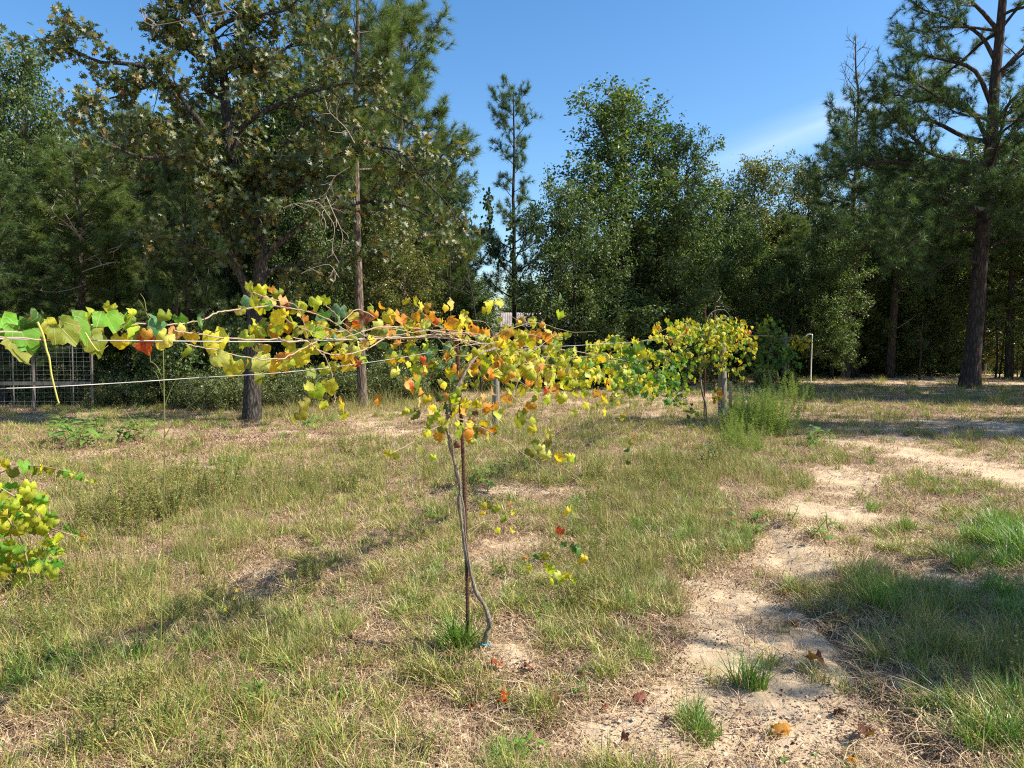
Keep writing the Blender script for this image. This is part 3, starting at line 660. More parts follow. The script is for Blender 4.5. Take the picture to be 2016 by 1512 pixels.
# ---------------------------------------------------------------- big right pine
rs = np.random.RandomState(15)
BY = 24.2
bb = at(1910, 767, BY); bb[2] = gz(bb[0], bb[1]) - .05
def bp(pts, y0, y1):
    n = len(pts); return smooth_path(np.array([at(a, b, y0 + (y1 - y0) * i / (n - 1)) for i, (a, b) in enumerate(pts)]) - bb, 3)
big = thing('pine_tree', 'big open-branched pine with thick dark leaning trunk at the right', 'tree', tuple(bb))
tp = bp([(1908, 770), (1914, 700), (1922, 620), (1928, 540), (1936, 440), (1944, 360), (1950, 300), (1954, 240), (1958, 170), (1966, 90), (1974, 0), (1980, -90), (1984, -180), (1986, -260)], BY, BY)
tm = MB(); zz = np.linspace(0, 1, len(tp)); tube(tm, tp, .225 * (1 - zz) ** .65 + .03 + .13 * np.exp(-zz * 22), 14)
link('trunk', tm.mesh('trunk', [DARKBARK]), big)
BL = [ # start on the trunk, middle, end; distance at the end
 ([(1950, 330), (1890, 318), (1830, 300), (1790, 262), (1755, 225), (1725, 190)], BY - 1.5),
 ([(1943, 370), (1880, 350), (1800, 325), (1730, 318), (1660, 340), (1600, 372)], BY - 1.2),
 ([(1950, 300), (1932, 250), (1905, 210), (1850, 195), (1790, 190), (1730, 185)], BY + 1.0),
 ([(1953, 210), (1920, 140), (1860, 118), (1800, 105), (1775, 92)], BY - .6),
 ([(1960, 120), (1930, 70), (1880, 40), (1820, 20), (1785, -5)], BY + .8),
 ([(1965, 60), (1920, 10), (1870, -20), (1800, -50)], BY - .8),
 ([(1940, 420), (1890, 400), (1830, 395), (1770, 400), (1700, 440), (1650, 470)], BY - 1.8),
 ([(1936, 455), (1880, 450), (1810, 470), (1750, 500)], BY + 1.4),
 ([(1945, 350), (1990, 320), (2040, 300), (2100, 300)], BY - 1.0),
 ([(1938, 400), (1990, 385), (2050, 390), (2110, 420)], BY + .8),
 ([(1952, 260), (1990, 200), (2040, 160), (2090, 140)], BY - .5),
 ([(1960, 160), (2000, 110), (2060, 60), (2120, 40)], BY + .6),
 ([(1968, 60), (2010, 10), (2070, -40)], BY - .6),
 ([(1930, 500), (1960, 480), (2010, 470), (2060, 490)], BY - 1.2),
 ([(1946, 320), (1910, 330), (1870, 360), (1820, 400), (1790, 440)], BY - 2.6),
 ([(1942, 380), (1950, 370), (1980, 400), (2000, 440)], BY - 3.0),
 ([(1951, 280), (1900, 270), (1840, 240), (1800, 235), (1740, 245), (1680, 262)], BY + 2.0),
 ([(1939, 410), (1900, 420), (1850, 440), (1790, 480), (1760, 520)], BY - 2.8),
 ([(1980, -60), (1930, -110), (1880, -150)], BY - .5), ([(1980, -90), (2030, -130), (2080, -160)], BY + .5), ([(1975, -20), (1930, -60), (1850, -80)], BY + 1.5),
 ([(1948, 330), (1960, 300), (1975, 240), (1990, 190)], BY - 2.4), ([(1930, 520), (1890, 510), (1850, 530), (1810, 560)], BY - 1.0),
]
cand = []; PQ = dict(sub=5.0, subl=.62, twig=4.6, tl=.30, trop=.05, s0=.30, wob=.12, twigmesh=True)
for pts, ye in BL:
    lp = bp(pts, BY, ye); lm = MB(); L = np.linalg.norm(np.diff(lp, axis=0), axis=1).sum()
    tube(lm, lp, np.linspace(.035 + .012 * L, .012, len(lp)), 6)
    branch_out(lp, L, .06, rs, lm, cand, 'pine', PQ)
    link('limb', lm.mesh('limb', [DARKBARK]), big)
for i in range(26):
    z0 = rs.uniform(5.4, 8.8) if i < 18 else rs.uniform(9.5, 15.5); p = tp[np.argmin(np.abs(tp[:, 2] - z0))]; az = i * 2.399; el = R(rs.uniform(-2, 22)); L = rs.uniform(2.6, 5.6) * (1.0 if math.cos(az) < .3 else .8)
    lp = wander(p, (math.cos(az) * math.cos(el), math.sin(az) * math.cos(el), math.sin(el)), L, 9, .08, .01, rs); lm = MB()
    tube(lm, lp, np.linspace(.02 + .01 * L, .01, len(lp)), 6); branch_out(lp, L, .05, rs, lm, cand, 'pine', PQ); link('limb', lm.mesh('limb', [DARKBARK]), big)
f = leaves(cand, 13000, .24, .02, rs, 'pine', None, None, [NEEDLED], 'foliage', needles=34, nw=.010)
link('foliage', f, big, kind='stuff')
# cones
cm_ = MB()
icov = np.array([(0, 0, 1), (.9, 0, .3), (.28, .85, .3), (-.73, .53, .3), (-.73, -.53, .3), (.28, -.85, .3), (0, 0, -1.2)]) * .045
icof = np.array([(0, 1, 2), (0, 2, 3), (0, 3, 4), (0, 4, 5), (0, 5, 1), (6, 2, 1), (6, 3, 2), (6, 4, 3), (6, 5, 4), (6, 1, 5)])
ci = rs.choice(len(cand), 60); cps = np.array([cand[i][0] for i in ci])
stamp(cm_, icov, icof, cps, np.tile(np.eye(3), (60, 1, 1)), np.ones(60))
link('cone', cm_.mesh('cone', [DARKBARK]), big, kind='stuff')

# dark trunks standing in the shade of the right wood
for i, (px, Y, wd, top, lb) in enumerate([(1660, 30, .16, 430, 'thin pale straight trunk at the edge of the right wood'), (1752, 30.5, .34, 420, 'thick dark trunk in the deep shade of the right wood'), (1684, 32, .32, 520, 'dark trunk right beside the thin pale one'), (1988, 30, .30, 480, 'dark trunk near the right edge behind the big pine'), (1592, 32, .16, 430, 'thin dark trunk just left of the white pipe'), (1399, 27, .12, 566, 'bare brown broken-off trunk rising above the second vine')]):
    b = at(px, 700, Y); b[2] = gz(b[0], b[1]) - .05; H = at(px, top, Y)[2]
    q = wander((0, 0, 0), (rs.uniform(-.03, .03), 0, 1), H, 8, .02, .02, rs); tmb = MB(); tube(tmb, q, np.linspace(wd / 2 * 1.15, wd / 2 * .6, 9), 9)
    o = thing('bare_trunk', lb, 'tree trunk', tuple(b)); link('trunk', tmb.mesh('trunk', [PINEBARK if i in (0, 5) else DARKBARK]), o)
    sm = MB()
    for j in range(7):
        p, d = interp(q, rs.uniform(.3, .95)); az = rs.uniform(0, 6.28)
        tube(sm, wander(p, (math.cos(az), math.sin(az), .1), rs.uniform(.3, 1.3), 5, .2, 0, rs), np.linspace(.02, .004, 6), 4)
    link('dead_branch', sm.mesh('dead_branch', [TWIG]), o, kind='stuff')

tmb = MB()
for i in range(70):
    px = rs.uniform(1380, 2060) if i < 42 else rs.uniform(-40, 960); Y = rs.uniform(29, 37) if i < 42 else rs.uniform(19, 25)
    b = at(px, 700, Y); b[2] = 0; q = wander(b, (rs.uniform(-.15, .15), 0, 1), rs.uniform(2.0, 4.6), 6, .06, .02, rs); tube(tmb, q, np.linspace(rs.uniform(.025, .05), .012, 7), 5)
    for j in range(5):
        p, d = interp(q, rs.uniform(.3, .95)); tube(tmb, wander(p, perp(d, rs, R(60)), rs.uniform(.4, 1.4), 4, .25, 0, rs), np.linspace(.012, .004, 5), 3)
tagged('sapling_stems', tmb.mesh('sapling_stems', [OAKBARK]), 'thin bare stems standing among the woods', 'saplings', kind='stuff')
# vine hanging on the slender pine
hv = MB(); pts = []
for (a, b, s) in [(962, 385, 10), (965, 410, 12), (960, 430, 12), (962, 455, 10), (966, 480, 14), (972, 495, 12), (958, 400, 8), (1005, 440, 8), (1006, 470, 9), (1008, 500, 8), (985, 510, 8)]:
    for k in range(38): pts.append(at(a + RS.normal(0, s * .45), b + RS.normal(0, s * .8), 30 + RS.normal(0, .25)))
pts = np.array(pts); org = at(1007, 700, 30); org[2] = 0
stamp(hv, DIA_V * [1.6, 1, 1], DIA_F, pts - org, frames(norm(RS.normal(0, .4, pts.shape) + [0, 0, -1]), norm(RS.normal(0, .5, pts.shape) + [.3, -.8, .4])), RS.uniform(.10, .18, len(pts)))
tagged('climbing_vine', hv.mesh('climbing_vine', [BROAD]), 'leafy climber hanging from the lower limbs of the slender pine', 'climbing plant', tuple(org))

# ---------------------------------------------------------------- scattering
DEBRISD = leaf_mat('dark_dead_leaf_bits', [(0, (.035, .015, .012)), (.4, (.10, .04, .028)), (.75, (.20, .09, .055)), (1, (.42, .27, .17))], rough=.75, trans=.1, boost=(1.1, 1, 1))
def hidden(name, me):
    return bpy.data.objects.new(name, me)
def scatter(name, label, cat, pts, rots, scl, idx, protos):
    col = bpy.data.collections.new(name + '_sources')
    for i, me in enumerate(protos): col.objects.link(hidden('%s_source_%02d' % (name, i), me))
    n = len(pts)
    me = bpy.data.meshes.new(name); me.vertices.add(n); me.vertices.foreach_set('co', np.asarray(pts, float).ravel())
    a = me.attributes.new('rot', 'FLOAT_VECTOR', 'POINT'); a.data.foreach_set('vector', np.asarray(rots, float).ravel())
    a = me.attributes.new('scl', 'FLOAT', 'POINT'); a.data.foreach_set('value', np.asarray(scl, np.float32))
    a = me.attributes.new('pick', 'INT', 'POINT'); a.data.foreach_set('value', np.asarray(idx, np.int32))
    g = bpy.data.node_groups.new(name, 'GeometryNodeTree')
    g.interface.new_socket('Geometry', in_out='INPUT', socket_type='NodeSocketGeometry'); g.interface.new_socket('Geometry', in_out='OUTPUT', socket_type='NodeSocketGeometry')
    gi = g.nodes.new('NodeGroupInput'); go = g.nodes.new('NodeGroupOutput')
    ip = g.nodes.new('GeometryNodeInstanceOnPoints'); ci = g.nodes.new('GeometryNodeCollectionInfo')
    ci.inputs['Collection'].default_value = col; ci.inputs['Separate Children'].default_value = True; ci.inputs['Reset Children'].default_value = True
    def na(nm, ty):
        q = g.nodes.new('GeometryNodeInputNamedAttribute'); q.data_type = ty; q.inputs['Name'].default_value = nm; return q.outputs[0]
    e2r = g.nodes.new('FunctionNodeEulerToRotation')
    g.links.new(na('rot', 'FLOAT_VECTOR'), e2r.inputs[0]); g.links.new(e2r.outputs[0], ip.inputs['Rotation'])
    g.links.new(na('scl', 'FLOAT'), ip.inputs['Scale']); g.links.new(na('pick', 'INT'), ip.inputs['Instance Index'])
    ip.inputs['Pick Instance'].default_value = True
    g.links.new(ci.outputs[0], ip.inputs['Instance']); g.links.new(gi.outputs[0], ip.inputs['Points']); g.links.new(ip.outputs[0], go.inputs[0])
    o = tagged(name, me, label, cat, kind='stuff')
    md = o.modifiers.new('scatter', 'NODES'); md.node_group = g
    return o

def blades(mb, n, h, spread, width, lean, rs, mat=0, segs=3, flat=False, zoff=0.0, curl=.5):
    az = rs.uniform(0, 2 * math.pi, n); r = spread * np.sqrt(rs.uniform(0, 1, n)); a2 = rs.uniform(0, 2 * math.pi, n)
    b = np.stack([r * np.cos(az), r * np.sin(az), np.full(n, -.004 + zoff)], -1)
    hh_ = h * rs.uniform(.45, 1.1, n); ln = lean * rs.uniform(.2, 1.2, n)
    out_ = np.stack([np.cos(a2), np.sin(a2), np.zeros(n)], -1)
    out_ = norm(out_ + .7 * np.stack([np.cos(az), np.sin(az), np.zeros(n)], -1)) if not flat else out_
    side = np.stack([-out_[:, 1], out_[:, 0], np.zeros(n)], -1)
    if not flat:
        tw = rs.uniform(-1, 1, n)[:, None]; side = norm(side + out_ * tw)
    w_ = width * rs.uniform(.6, 1.2, n)
    V = []
    for i in range(segs + 1):
        s = i / segs
        if flat:
            z = .012 + .03 * rs.rand(n) * math.sin(math.pi * s); c = b + out_ * (hh_ * s)[:, None]; c[:, 2] += z
            c += side * (curl * .25 * hh_ * math.sin(math.pi * s) * np.sign(tw_ if False else (a2 - 3)))[:, None]
        else:
            c = b + out_ * (hh_ * ln * s * s)[:, None]; c[:, 2] += hh_ * s * (1 - .35 * ln * s * curl)
        ww = w_ * (1 - s) ** .7 if i < segs else w_ * 0
        if i < segs: V += [c - side * ww[:, None] * .5, c + side * ww[:, None] * .5]
        else: V += [c]
    nv = 2 * segs + 1; V = np.stack(V, 1).reshape(-1, 3); o_ = np.arange(n)[:, None] * nv
    q = np.concatenate([o_ + np.array([2 * i, 2 * i + 1, 2 * i + 3, 2 * i + 2]) for i in range(segs - 1)])
    tq = o_ + np.array([2 * segs - 2, 2 * segs - 1, 2 * segs])
    mb.add(V, q, mat); k = mb.n - len(V); mb.F.append((tq + k, mat))
rs = np.random.RandomState(33)
def tuft(mats, *calls):
    mb = MB()
    for kw in calls: blades(mb, rs=rs, **kw)
    return mb.mesh('tuft', mats, smooth=False)
short = [tuft([GRASSG, STRAW], dict(n=30, h=.10, spread=.07, width=.0036, lean=.8), dict(n=8, h=.10, spread=.10, width=.003, lean=1.2, mat=1)) for _ in range(2)] + [tuft([GRASSG, STRAW, GRASSD], dict(n=22, h=.13, spread=.045, width=.0058, lean=1.15), dict(n=6, h=.15, spread=.08, width=.0035, lean=1.1, mat=1), dict(n=6, h=.12, spread=.05, width=.006, lean=1.0, mat=2)) for _ in range(5)]
lush = [tuft([GRASSD, STRAW], dict(n=44, h=.17, spread=.05, width=.0062, lean=1.0), dict(n=10, h=.12, spread=.08, width=.003, lean=1.3, mat=1)) for _ in range(4)]
tallg = [tuft([OLIVE, STRAW], dict(n=14, h=.34, spread=.09, width=.0040, lean=.5, segs=4), dict(n=8, h=.34, spread=.09, width=.0026, lean=.6, mat=1, segs=4), dict(n=18, h=.12, spread=.10, width=.0035, lean=1.0)) for _ in range(4)]
straw = [tuft([STRAW, DEBRIS], dict(n=26, h=.22, spread=.16, width=.0038, lean=1, flat=True), dict(n=16, h=.09, spread=.16, width=.0036, lean=1, flat=True), dict(n=20, h=.05, spread=.16, width=.006, lean=1, flat=True, mat=1)) for _ in range(5)]
def debris_clump(mt=DEBRIS, n=30):
    mb = MB(); r = .20 * np.sqrt(rs.rand(n)); a = rs.uniform(0, 6.28, n)
    p = np.stack([r * np.cos(a), r * np.sin(a), rs.uniform(.004, .02, n)], -1)
    stamp(mb, DIA_V * [1.5, 1, 1.5], DIA_F, p, frames(norm(np.stack([np.cos(a * 3), np.sin(a * 3), rs.uniform(-.3, .4, n)], -1)), norm(rs.normal(0, .45, (n, 3)) + [0, 0, 1])), rs.uniform(.006, .022, n))
    return mb.mesh('debris', [mt], smooth=False)
debris = [debris_clump() for _ in range(5)]
darkdeb = [debris_clump(DEBRISD, 44) for _ in range(4)]
def weed(h, nst, lf, lw, mats, density=60, top=True, spread=.10, droop=.2):
    mb = MB()
    for i in range(nst):
        a = rs.uniform(0, 6.28); b = (spread * rs.rand() * math.cos(a), spread * rs.rand() * math.sin(a), -.01)
        q = wander(b, (rs.normal(0, .16), rs.normal(0, .16), 1), h * rs.uniform(.6, 1.1), 6, .05, .02, rs)
        tube(mb, q, np.linspace(.0022, .001, 7), 3, 1)
        n = int(density * h); s = rs.uniform(.15, 1, n); p = np.array([interp(q, v)[0] for v in s]); aa = rs.uniform(0, 6.28, n)
        tip = norm(np.stack([np.cos(aa), np.sin(aa), rs.uniform(-.1, .9, n)], -1))
        stamp(mb, DIA_V * [lw, 1, 1], DIA_F, p, frames(tip, norm(rs.normal(0, .3, (n, 3)) + [0, 0, 1])), lf * rs.uniform(.6, 1.2, n) * (1.15 - .6 * s), 0)
    return mb.mesh('weed', mats, smooth=False)
weeds = [weed(.32, 6, .030, .8, [OLIVE, OLIVE], 110) for _ in range(3)] + [weed(.22, 4, .04, .9, [BRIGHTW, OLIVE], 50) for _ in range(2)]
fenn = [weed(.75, 9, .05, .22, [FENNEL, OLIVE], 190, spread=.25) for _ in range(3)]
silv = [weed(.55, 9, .028, .8, [SILVER, OLIVE], 130, spread=.2) for _ in range(2)]

def field(n, y0, y1, acc, margin=.8, power=1.0):
    """random ground points in the part of the clearing the photograph looks over (and a step beside it)"""
    u = rs.uniform(0, 1, n * 2); y = y0 * (y1 / y0) ** (u ** power)
    x = (rs.uniform(-1, 1, n * 2)) * (y * .70 + margin)
    ok = rs.uniform(0, 1, n * 2) < acc(x, y)
    return x[ok][:n], y[ok][:n]
def sc_obj(name, label, cat, protos, xs, ys, smin, smax, tilt=.15, dist_gain=0.0):
    n = len(xs); z = height(xs, ys)
    rots = np.stack([rs.normal(0, tilt, n), rs.normal(0, tilt, n), rs.uniform(0, 6.28, n)], -1)
    s = rs.uniform(smin, smax, n) * (1 + dist_gain * np.clip(ys - 6, 0, 30))
    return scatter(name, label, cat, np.stack([xs, ys, z], -1), rots, s, rs.randint(0, len(protos), n), protos)
cvp = lambda x, y: np.clip(cover(x, y), 0, 1)
patchy = lambda x, y, s, lo, hi: np.clip((fbm(x * .8, y * .8, s, 3) - lo) / (hi - lo), 0, 1)
xs, ys = field(22000, 1.7, 34, lambda x, y: np.clip(cvp(x, y) * 1.8 - .40, 0.015, 1) * np.clip((fbm(x * 4.5, y * 4.5, 88, 2) - .34) / .16, .06, 1)); sc_obj('grass', 'thin green and yellow grass covering the clearing', 'grass', short, xs, ys, .45, 1.25, dist_gain=.045)
xs, ys = field(21000, 1.7, 30, lambda x, y: np.clip(cvp(x, y) * .9 + .03, 0, 1)); sc_obj('dry_straw', 'dead straw and leaf bits lying between the grass', 'straw', straw, xs, ys, .6, 1.25, .06, .04)
xs, ys = field(9000, 1.7, 26, lambda x, y: (.10 + .9 * patchy(x, y, 77, .45, .66)) * (.25 + .75 * np.clip(cvp(x, y) * 3, 0, 1))); sc_obj('leaf_litter', 'small brown leaf bits scattered on sand and turf', 'leaf litter', debris, xs, ys, .6, 1.2, .05, .05)
xs, ys = field(4200, 1.7, 22, lambda x, y: np.clip(cvp(x, y) - .35, 0, 1) * patchy(x, y, 55, .44, .58)); sc_obj('lush_grass', 'deeper green grass tufts dotted over the clearing', 'grass', lush, xs, ys, .35, 1.15)
xs, ys = field(2400, 2.2, 20, lambda x, y: np.clip(cvp(x, y) * 1.3 - .5, 0, 1) * patchy(x, y, 60, .42, .6)); sc_obj('tall_grass', 'taller olive grass stems standing over the turf', 'grass', tallg, xs, ys, .5, 1.1)
xs, ys = field(1500, 2.0, 22, lambda x, y: np.clip(cvp(x, y) - .3, 0, 1) * patchy(x, y, 91, .46, .58)); sc_obj('small_weeds', 'small leafy weeds growing through the grass', 'weeds', weeds, xs, ys, .5, 1.1)
def cluster(items, spreadx=.35):
    X, Y_, S = [], [], []
    for (px, py, wpx, dy, n, s) in items:
        g = gnd(px, py); rx = wpx / F * g[1]
        X += list(g[0] + rs.uniform(-rx, rx, n)); Y_ += list(g[1] + rs.uniform(-dy, dy, n)); S += [s] * n
    return np.array(X), np.array(Y_), np.array(S)
def sc_list(name, label, cat, protos, items, kind=None):
    x, y, s = cluster(items); n = len(x)
    return scatter(name, label, cat, np.stack([x, y, height(x, y)], -1), np.stack([rs.normal(0, .1, n), rs.normal(0, .1, n), rs.uniform(0, 6.28, n)], -1), s * rs.uniform(.7, 1.2, n), rs.randint(0, len(protos), n), protos)
sc_list('feathery_weeds', 'bright feathery weeds beside the posts of the second and third vine', 'weeds', fenn, [(1492, 855, 34, .8, 17, .95), (1455, 885, 34, .8, 9, .7), (1508, 825, 28, .8, 8, .9), (1560, 790, 35, 1.2, 9, 1.0), (1225, 800, 30, .6, 6, .6), (1440, 850, 30, .6, 5, .7), (620, 960, 30, .4, 3, .35)])
sc_list('silvery_weeds', 'silvery pale weeds around the second vine post', 'weeds', silv, [(1440, 835, 30, .7, 9, 1.0), (1475, 815, 22, .6, 5, 1.0), (1400, 845, 15, .4, 2, .7)])
sc_list('stemmy_weeds', 'dense olive weeds on the left side of the clearing', 'weeds', weeds[:3], [(230, 1040, 90, .7, 13, 1.3), (320, 1010, 110, .7, 18, 1.4), (420, 1000, 90, .7, 14, 1.3), (330, 950, 130, .8, 12, 1.2), (600, 960, 140, .7, 16, 1.1), (720, 900, 80, .8, 10, 1.2), (110, 1220, 110, .5, 12, .9), (1270, 970, 120, .8, 22, 1.0), (1330, 930, 120, .8, 16, 1.0), (1180, 1110, 110, .4, 14, .7), (990, 960, 90, .4, 10, .8), (480, 1180, 140, .4, 12, .7)])
sc_list('edge_grass', 'dark green grass clumps along the shaded edges', 'grass', lush, [(2005, 1090, 50, .35, 40, 1.5), (1960, 1130, 60, .3, 16, 1.1), (1750, 1195, 60, .25, 16, 1.1), (1960, 1320, 60, .2, 16, .9), (1890, 1440, 60, .2, 12, .9), (1980, 1200, 60, .3, 16, 1.1), (2010, 1420, 30, .2, 8, 1.0),
    (340, 1420, 50, .12, 8, .8), (80, 1330, 60, .2, 8, .8), (620, 1220, 90, .25, 10, .8), (560, 1360, 60, .15, 8, .7), (915, 1290, 22, .06, 9, 1.3), (1480, 1350, 16, .05, 4, 1.0), (860, 1020, 20, .1, 4, .9), (990, 1500, 30, .05, 7, .8), (1380, 1440, 40, .1, 10, .7), (2000, 1060, 60, .4, 14, 1.4), (200, 930, 60, .3, 6, 1.0), (1250, 770, 40, 1.0, 14, 2.0), (820, 775, 60, 1.5, 20, 2.0), (440, 915, 50, .3, 9, 1.0)])
sc_list('dark_litter', 'purple-brown dead leaf crumbs under the vine and along the rut', 'leaf litter', darkdeb, [(1120, 1215, 150, .30, 110, 1.0), (1180, 1290, 120, .2, 70, 1.0), (930, 1345, 90, .12, 50, .9), (780, 1280, 90, .15, 22, .9), (1000, 1420, 160, .15, 30, .8), (640, 1420, 130, .15, 26, .9), (1720, 1370, 50, .25, 22, .9), (1640, 1230, 60, .2, 14, .8), (860, 1010, 120, .4, 26, 1.0), (1100, 960, 120, .6, 34, 1.1), (1400, 1010, 120, .4, 24, 1.0), (500, 1180, 120, .3, 22, .9), (140, 1430, 110, .15, 26, .9), (250, 885, 300, 1.2, 260, 1.5), (650, 860, 240, 1.6, 200, 1.5), (1800, 800, 250, 3, 120, 1.8), (1330, 1240, 60, .2, 14, .8)])
sc_list('mid_grass', 'olive grass clumps thick in the middle of the clearing', 'grass', tallg, [(620, 960, 140, .7, 60, .9), (980, 930, 160, .9, 80, .8), (1290, 1000, 130, .8, 90, .8), (1330, 930, 120, .9, 60, .9), (1050, 860, 200, 1.2, 80, 1.1), (1200, 1130, 120, .5, 60, .65), (300, 1130, 160, .5, 60, .9), (450, 1000, 120, .5, 40, .9), (1450, 940, 90, .7, 40, .9), (130, 1260, 120, .3, 30, .7), (400, 1250, 120, .3, 24, .7), (720, 1180, 80, .3, 16, .6), (1290, 1180, 60, .2, 26, .6), (850, 800, 160, 2.0, 90, 1.5), (600, 815, 120, 1.5, 50, 1.3), (1930, 790, 60, 1.5, 30, 1.4), (1700, 830, 120, 2, 30, 1.1)])
rb = np.random.RandomState(9)
def bush(seed, H, W, leafm, n=2600, size=.085):
    r = np.random.RandomState(seed); mb = MB(); cand = []
    for i in range(16):
        a = r.uniform(0, 6.28); q = wander((r.normal(0, W * .25), r.normal(0, W * .25), 0), (math.cos(a) * .6, math.sin(a) * .6, 1), H * r.uniform(.6, 1.05), 5, .18, .0, r)
        tube(mb, q, np.linspace(.014, .004, 6), 3, 1)
        branch_out(q, H, .01, r, mb, cand, 'broad', dict(sub=4, subl=.4, twig=5, tl=.18, trop=.02, s0=.1, wob=.2, twigmesh=False))
    for k in range(len(mb.F)): mb.F[k] = (mb.F[k][0], 1)
    Pn = np.array([c[0] for c in cand]); Pn[:, 2] = np.abs(Pn[:, 2]); ix = r.randint(0, len(Pn), n); p = Pn[ix] + r.normal(0, .07, (n, 3))
    stamp(mb, DIA_V * [1.2, 1, 1], DIA_F, p, frames(norm(r.normal(0, 1, (n, 3))), norm(r.normal(0, .7, (n, 3)) + [.2, -.1, .6])), size * r.uniform(.6, 1.2, n))
    return mb.mesh('bush', [leafm, OAKBARK], smooth=False)
bushes = [bush(1, 1.7, 1.0, SHRUB), bush(2, 1.3, 1.1, SHRUB, 2200), bush(3, 2.0, .9, BROAD, 2600, .10), bush(4, 1.0, 1.0, BROADB, 1600)]
sc_list('brush', 'light brush and saplings in front of the left wood edge', 'brush', bushes[:2] + bushes[3:], [(560, 800, 60, 1.0, 16, .50), (650, 790, 60, 1.2, 18, .55), (770, 785, 60, 1.5, 22, .6), (850, 775, 60, 1.5, 22, .65), (930, 765, 50, 2, 20, .7), (420, 805, 60, .8, 10, .5), (280, 800, 60, .8, 8, .5), (160, 795, 60, .8, 10, .6), (1990, 735, 60, 2.5, 16, .8), (1850, 728, 90, 1.5, 14, .5), (1500, 760, 40, 2, 8, .5)])
X, Y_, S = [], [], []
for px in range(-60, 2090, 17):                       # the foot of the treeline as the photo shows it
    for q in range(3):
        if px < 960: yb = np.interp(px, [-60, 260, 460, 620, 960], [17.2, 17.2, 17, 18.0, 22])
        elif px < 1380: yb = 24.5
        else: yb = np.interp(px, [1380, 1600, 1900, 2090], [28, 32, 34, 33])
        y = yb + rs.uniform(.3, 5.5) + q * 2.0; x = (px + rs.uniform(-14, 14) - 1008) / F * y
        if 970 < px < 1110 and y > 25: continue
        X.append(x); Y_.append(y); S.append(rs.uniform(.55, 1.15) * (1 + .15 * q) * (.65 if (q == 0 and px > 1380) else 1))
X = np.array(X); Y_ = np.array(Y_); S = np.array(S); n = len(X)
scatter('undergrowth', 'tangle of shrubs and saplings along the foot of the woods', 'undergrowth', np.stack([X, Y_, height(X, Y_)], -1), np.stack([np.zeros(n), np.zeros(n), rs.uniform(0, 6.28, n)], -1), S, rs.randint(0, 4, n), bushes)
# far wood behind the first trees
fw = [pineA[2], pineC[2], broadA[2], broadB[2], broadY[2], pineB[2], broadL[2]]
X, Y_, S, I = [], [], [], []
for y in (31, 37, 44, 52, 62):
    x = -y * 1.05
    while x < y * .74:
        x += rs.uniform(2.2, 3.6); yy_ = y + rs.uniform(-2.5, 2.5); px = 1008 + x / yy_ * F
        top = np.interp(px, [-300, 0, 300, 600, 880, 930, 1090, 1150, 1380, 1500, 1750, 2300], [250, 250, 260, 260, 380, 570, 580, 470, 450, 440, 420, 330])
        if 930 < px < 1110: top = 575
        if yy_ < 40 and 900 < px < 1130: continue
        H = (668 - top) / F * yy_ + 1.6
        X.append(x); Y_.append(yy_); S.append(H / 10 * rs.uniform(.75, 1.0)); I.append(rs.randint(0, 7))
n = len(X)
scatter('far_woods', 'dense woods closing the view behind the first trees', 'woods', np.stack([X, Y_, np.zeros(n)], -1), np.stack([np.zeros(n), np.zeros(n), rs.uniform(0, 6.28, n)], -1), S, I, fw)
print('instances ok')

# ---------------------------------------------------------------- shed
sy = 33.5
shed = thing('shed', 'small board shed with grey rusty tin roof behind the vines', 'shed', (at(1060, 668, sy)[0], sy, 0))
def sx(px): return at(px, 668, sy)[0] - shed.location[0]
x0, x1 = sx(985), sx(1160); ze, zr = at(0, 640, sy)[2], at(0, 613, sy)[2] 
k = 0
xx = x0 + .35
nb = int((x1 - x0 - .5) / .22)
bm_ = MB(); box(bm_, 0, .205, -.02, .02, 0, ze - .02); bme = bm_.mesh('board', [BOARD], smooth=False)
for i in range(nb):
    if 5 <= i <= 8: continue
    link('board', bme, shed, (xx + i * .22, 0, 0))
mb = MB(); box(mb, xx, x1 - .15, .03, .08, 0, ze - .05); box(mb, xx, xx + .06, .08, 3.0, 0, ze); box(mb, x1 - .21, x1 - .15, .08, 3.0, 0, ze)
link('inner_wall', mb.mesh('inner_wall', [BOARD], smooth=False), shed)
# roof sheets, corrugated, each its own part
def sheet(wd, y0, z0, y1, z1):
    mb = MB(); m = 37; u = np.linspace(0, wd, m); zc = .008 * np.sin(u / .107 * math.pi * 2)
    V = np.concatenate([np.stack([u, np.full(m, y0), z0 + zc], -1), np.stack([u, np.full(m, y1), z1 + zc], -1)])
    Fq = [(i, i + 1, m + i + 1, m + i) for i in range(m - 1)]; mb.add(V, Fq); return mb.mesh('roof_sheet', [TIN], smooth=True)
sh1 = sheet(.64, -.55, ze - .08, 1.5, zr); sh2 = sheet(.64, 1.5, zr, 3.5, ze - .1)
for i in range(int((x1 - x0) / .6) + 1):
    link('roof_sheet', sh1, shed, (x0 + i * .6, rs.uniform(-.03, .03), .006 * (i % 2))); link('roof_sheet', sh2, shed, (x0 + i * .6, 0, .006 * (i % 2)))
gb = MB(); gb.add([(x0 + .33, .1, ze - .05), (x0 + .33, 3.1, ze - .05), (x0 + .33, 1.5, zr - .08)], [(0, 1, 2)]); link('gable', gb.mesh('gable', [BOARD], smooth=False), shed)

